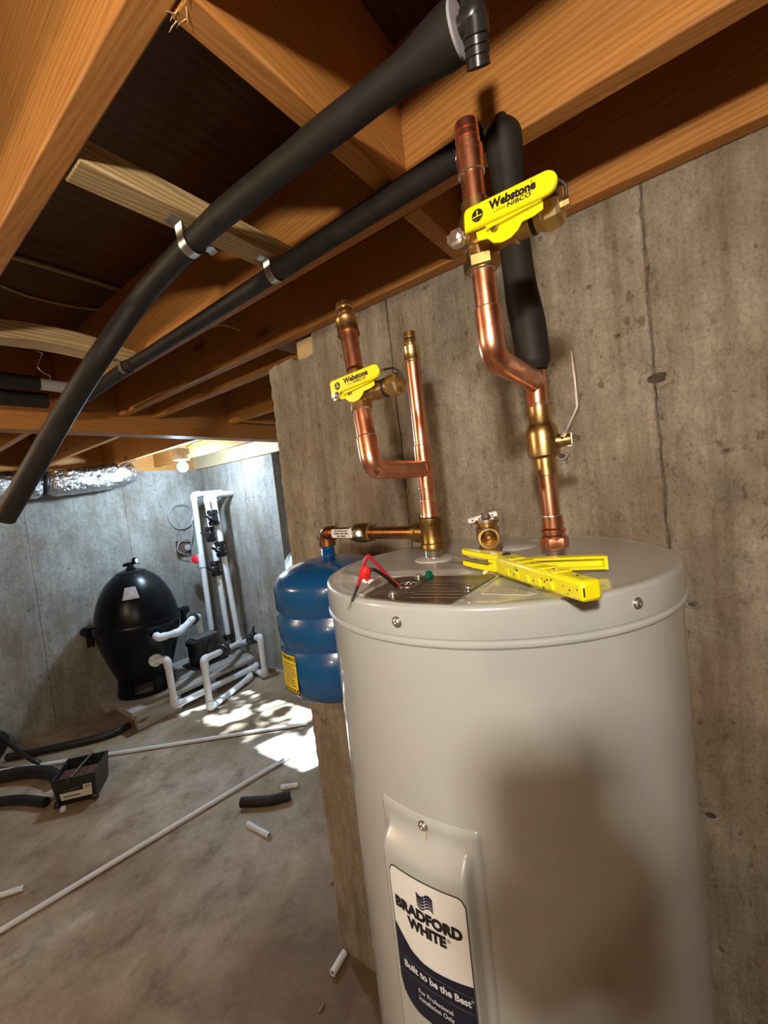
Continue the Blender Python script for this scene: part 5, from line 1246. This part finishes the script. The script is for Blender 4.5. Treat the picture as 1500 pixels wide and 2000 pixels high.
# ------------------------------------------------------------------ leaf screen added out of view, gaps placed to shape the sun patches
g = G(); g.box((3.401, 0.0, 0.7), (5.0, 4.4, 0.9)); struct(put('ground', g, M['brown_box']))
gobo_shrub = thing('gobo_shrub', (4.0, 1.7, 0.9), 'unseen leafy bush added outside the basement window to dapple the sunlight', 'gobo_shrub')
holes = [((572,1470),0.15,0.26),((466,1396),0.08,0.075),((535,1380),0.10,0.07),((600,1376),0.16,0.07),((600,1398),0.15,0.06),((500,1350),0.08,0.05),((370,1375),0.10,0.12),((440,1345),0.07,0.14),((428,1407),0.05,0.05),((400,1375),0.10,0.06),((490,1330),0.08,0.06),((620,1430),0.08,0.06)]
hf = [(P(u, v_, Z=0.0), a, b) for (u, v_), a, b in holes]
random.seed(5)
g = G(); XS = 4.0
for i in range(5200):
    y = random.uniform(0.2, 3.4); zz = random.uniform(0.95, 3.9); x = XS + random.uniform(-0.12, 0.12)
    t = zz / -SUN_DIR.z; fx = x + SUN_DIR.x*t; fy = y + SUN_DIR.y*t
    if any(((fx-h.x)/(a+0.03))**2 + ((fy-h.y)/(b+0.03))**2 < 1 for h, a, b in hf): continue
    m = Matrix.Rotation(random.uniform(0, 6.28), 3, 'X') @ Matrix.Rotation(random.uniform(-0.6, 0.6), 3, 'Z')
    L = random.uniform(0.05, 0.085)
    g.faces([Vector((x,y,zz)) + m @ Vector(q) for q in ((0,0,-L),(0.004,L*0.5,0),(0,0,L),(0.004,-L*0.5,0))], [(0,1,2,3)])
o = put('foliage', g, M['leaf'], gobo_shrub, recalc=False); o['kind'] = 'stuff'
g = G()
for i in range(7): y = 0.5 + i*0.45; g.tube([Vector((4.02,y,0.9)), Vector((4.05,y+0.05,2.4)), Vector((4.0,y-0.05,3.8))], [0.02,0.014,0.006], 8)
put('stem', g, M['brown_box'], gobo_shrub)

# ------------------------------------------------------------------ the photographer, standing behind the camera with a phone held out
FW = Vector((0.803, 0.596, 0)); RG = Vector((0.596, -0.803, 0)); PB = Vector((-0.50, -0.36, 0))
def pp(f, r, z): return PB + FW*f + RG*r + Vector((0, 0, z))
phone = thing('smartphone', EYE - FW*0.012 + Vector((0,0,-0.125)), 'dark smartphone held upright by the photographer', 'phone')
m = Matrix((RG, FW, UP)).transposed()
PC = EYE - FW*0.016
g = G(); g.box((-0.055,-0.004,-0.125),(0.020,0.004,0.022), m, PC); put('phone_body', g, M['fitting_black'], phone, bevel=0.003)
g = G(); g.box((-0.052,-0.0046,-0.120),(0.017,-0.0042,0.018), m, PC); put('screen', g, M['grey_ink'], phone)
hand = PC + RG*-0.018 + Vector((0,0,-0.095)) - FW*0.018
J = {'pelvis': (pp(0,0,0.95),0.135), 'belly': (pp(0.01,0,1.10),0.125), 'chest': (pp(0,0,1.28),0.145), 'collar': (pp(-0.01,0,1.42),0.085), 'neck': (pp(0.01,0,1.50),0.055),
     'ls': (pp(-0.01,-0.18,1.40),0.062), 'le': (pp(-0.03,-0.25,1.13),0.046), 'lw': (pp(0.06,-0.25,0.90),0.032), 'lh': (pp(0.08,-0.25,0.84),0.036),
     'rs': (pp(-0.01,0.18,1.40),0.062), 're': (pp(0.14,0.17,1.20),0.046), 'rw': (hand - FW*0.075 + Vector((0,0,-0.055)) + RG*0.02,0.031), 'rh': (hand - FW*0.012 + Vector((0,0,-0.012)),0.030),
     'lhip': (pp(0,-0.10,0.90),0.095), 'lk': (pp(0.03,-0.11,0.50),0.062), 'la': (pp(0,-0.12,0.09),0.042), 'lt': (pp(0.16,-0.13,0.04),0.036),
     'rhip': (pp(0,0.10,0.90),0.095), 'rk': (pp(0.04,0.12,0.50),0.062), 'ra': (pp(0,0.13,0.09),0.042), 'rt': (pp(0.16,0.15,0.04),0.036)}
EDG = [('pelvis','belly'),('belly','chest'),('chest','collar'),('collar','neck'),('collar','ls'),('ls','le'),('le','lw'),('lw','lh'),('collar','rs'),('rs','re'),('re','rw'),('rw','rh'),('pelvis','lhip'),('lhip','lk'),('lk','la'),('la','lt'),('pelvis','rhip'),('rhip','rk'),('rk','ra'),('ra','rt')]
def skin_mesh(joints, edges, root, sub=2):
    names = list(joints); me = bpy.data.meshes.new('skin_source')
    me.from_pydata([joints[k][0] for k in names], [(names.index(a), names.index(b)) for a, b in edges], [])
    o = bpy.data.objects.new('skin_source', me); COL.objects.link(o)
    md = o.modifiers.new('skin', 'SKIN'); md.use_smooth_shade = True
    for k, sv in zip(names, me.skin_vertices[0].data): r = joints[k][1]; sv.radius = (r, r); sv.use_root = (k == root)
    sd = o.modifiers.new('sub', 'SUBSURF'); sd.levels = sub; sd.render_levels = sub
    dg = bpy.context.evaluated_depsgraph_get(); out = bpy.data.meshes.new_from_object(o.evaluated_get(dg))
    bm = bmesh.new(); bm.from_mesh(out); bpy.data.objects.remove(o, do_unlink=True); return bm
person = thing('person', PB, 'person in dark clothes facing the water heater, holding a phone out with one hand', 'person')
g = G(); g.bm.free(); g.bm = skin_mesh(J, EDG, 'pelvis')
body = put('body', g, M['shirt'], person, sharp=180); body.data.materials.append(M['trousers']); body.data.materials.append(M['skin'])
for f in body.data.polygons:
    c = f.center + PB
    f.material_index = 1 if c.z < 0.96 and abs((c-PB).dot(RG)) < 0.215 else 2 if (c.z > 1.475 or (c - J['rh'][0]).length < 0.07 or (c - J['lh'][0]).length < 0.06) else 0
hc_ = pp(0.03, 0, 1.625)
g = G(); g.sphere(hc_, 0.10, 28, 20, (1,1,1))
for v in g.bm.verts:
    q = v.co - hc_; f_, r_, z_ = q.dot(FW), q.dot(RG), q.z
    k = 1 - 0.22*sm(0.0, -0.1, z_); r_ *= 0.76*k; f_ *= 0.98*(1 - 0.10*sm(0.02,-0.1,z_)); z_ *= 1.16
    if f_ > 0.05: f_ += 0.022*math.exp(-((r_/0.014)**2 + ((z_+0.012)/0.022)**2)) - 0.008*math.exp(-(((abs(r_)-0.032)/0.016)**2 + ((z_-0.012)/0.012)**2)) + 0.006*math.exp(-((r_/0.024)**2 + ((z_+0.062)/0.012)**2))
    v.co = hc_ + FW*f_ + RG*r_ + Vector((0,0,z_))
put('head', g, M['skin'], person, sharp=180)
head = [o for o in person.children if o.name.startswith('head')][0]
for sgn in (-1, 1):
    g = G(); g.sphere(hc_ + RG*sgn*0.031 + FW*0.086 + Vector((0,0,0.012)), 0.012, 12, 8); put('eye', g, M['white_label'], head)
    g = G(); g.sphere(hc_ + RG*sgn*0.031 + FW*0.0945 + Vector((0,0,0.012)), 0.005, 10, 6); put('iris', g, M['black_ink'], head)
    g = G(); g.sphere(hc_ + RG*sgn*0.077 - FW*0.008, 0.03, 12, 8, (0.45,0.45,1.0)); put('ear', g, M['skin'], head)
g = G(); g.sphere(hc_ + Vector((0,0,0.022)) - FW*0.012, 0.104, 24, 16, (0.98,0.98,1.06))
for v in list(g.bm.verts):
    q = v.co - hc_
    if q.dot(FW) > 0.055 and q.z < 0.075: v.co -= FW*(q.dot(FW)-0.045)
    q = v.co - hc_
    if q.z < -0.04: v.co.z = hc_.z - 0.04
    q = v.co - hc_; v.co -= RG*q.dot(RG)*0.16
put('hair', g, M['hair'], head, sharp=180)
# hands: palm already in the body, five fingers each, closed round the phone or hanging half curled
def finger(pts, r0, r1): 
    g = G(); pth = smooth_path(pts, 4); n = len(pth); g.tube(pth, [r0 + (r1-r0)*i/(n-1) for i in range(n-1)] + [r1*0.45], 10); put('finger', g, M['skin'], person, sharp=180)
for i in range(4):
    zc = -0.045 - 0.021*i; L = (0.9, 1.0, 0.95, 0.8)[i]
    a = PC + RG*0.004 - FW*0.022 + Vector((0,0,zc-0.012)); b = PC + RG*0.030 - FW*0.010 + Vector((0,0,zc)); c = PC + RG*0.031 + FW*0.010 + Vector((0,0,zc)); d = PC + RG*(0.031-0.026*L) + FW*0.0125 + Vector((0,0,zc))
    finger([a, b, c, d], 0.009, 0.0075)
finger([PC - RG*0.03 - FW*0.024 + Vector((0,0,-0.105)), PC - RG*0.058 - FW*0.014 + Vector((0,0,-0.085)), PC - RG*0.064 - FW*0.004 + Vector((0,0,-0.058)), PC - RG*0.056 - FW*0.008 + Vector((0,0,-0.034))], 0.0105, 0.008)
lh = J['lh'][0]
for i in range(4):
    o_ = FW*(0.026 - 0.017*i); L = (0.92,1.0,0.94,0.76)[i]
    finger([lh + o_ + Vector((0,0,-0.025)), lh + o_ + RG*0.004 + Vector((0,0,-0.025-0.038*L)), lh + o_ + RG*0.018 + Vector((0,0,-0.025-0.062*L)), lh + o_ + RG*0.034 + Vector((0,0,-0.025-0.070*L))], 0.009, 0.0075)
finger([lh + FW*0.025 + Vector((0,0,0.005)), lh + FW*0.046 + RG*0.012 + Vector((0,0,-0.018)), lh + FW*0.048 + RG*0.020 + Vector((0,0,-0.045))], 0.0105, 0.008)
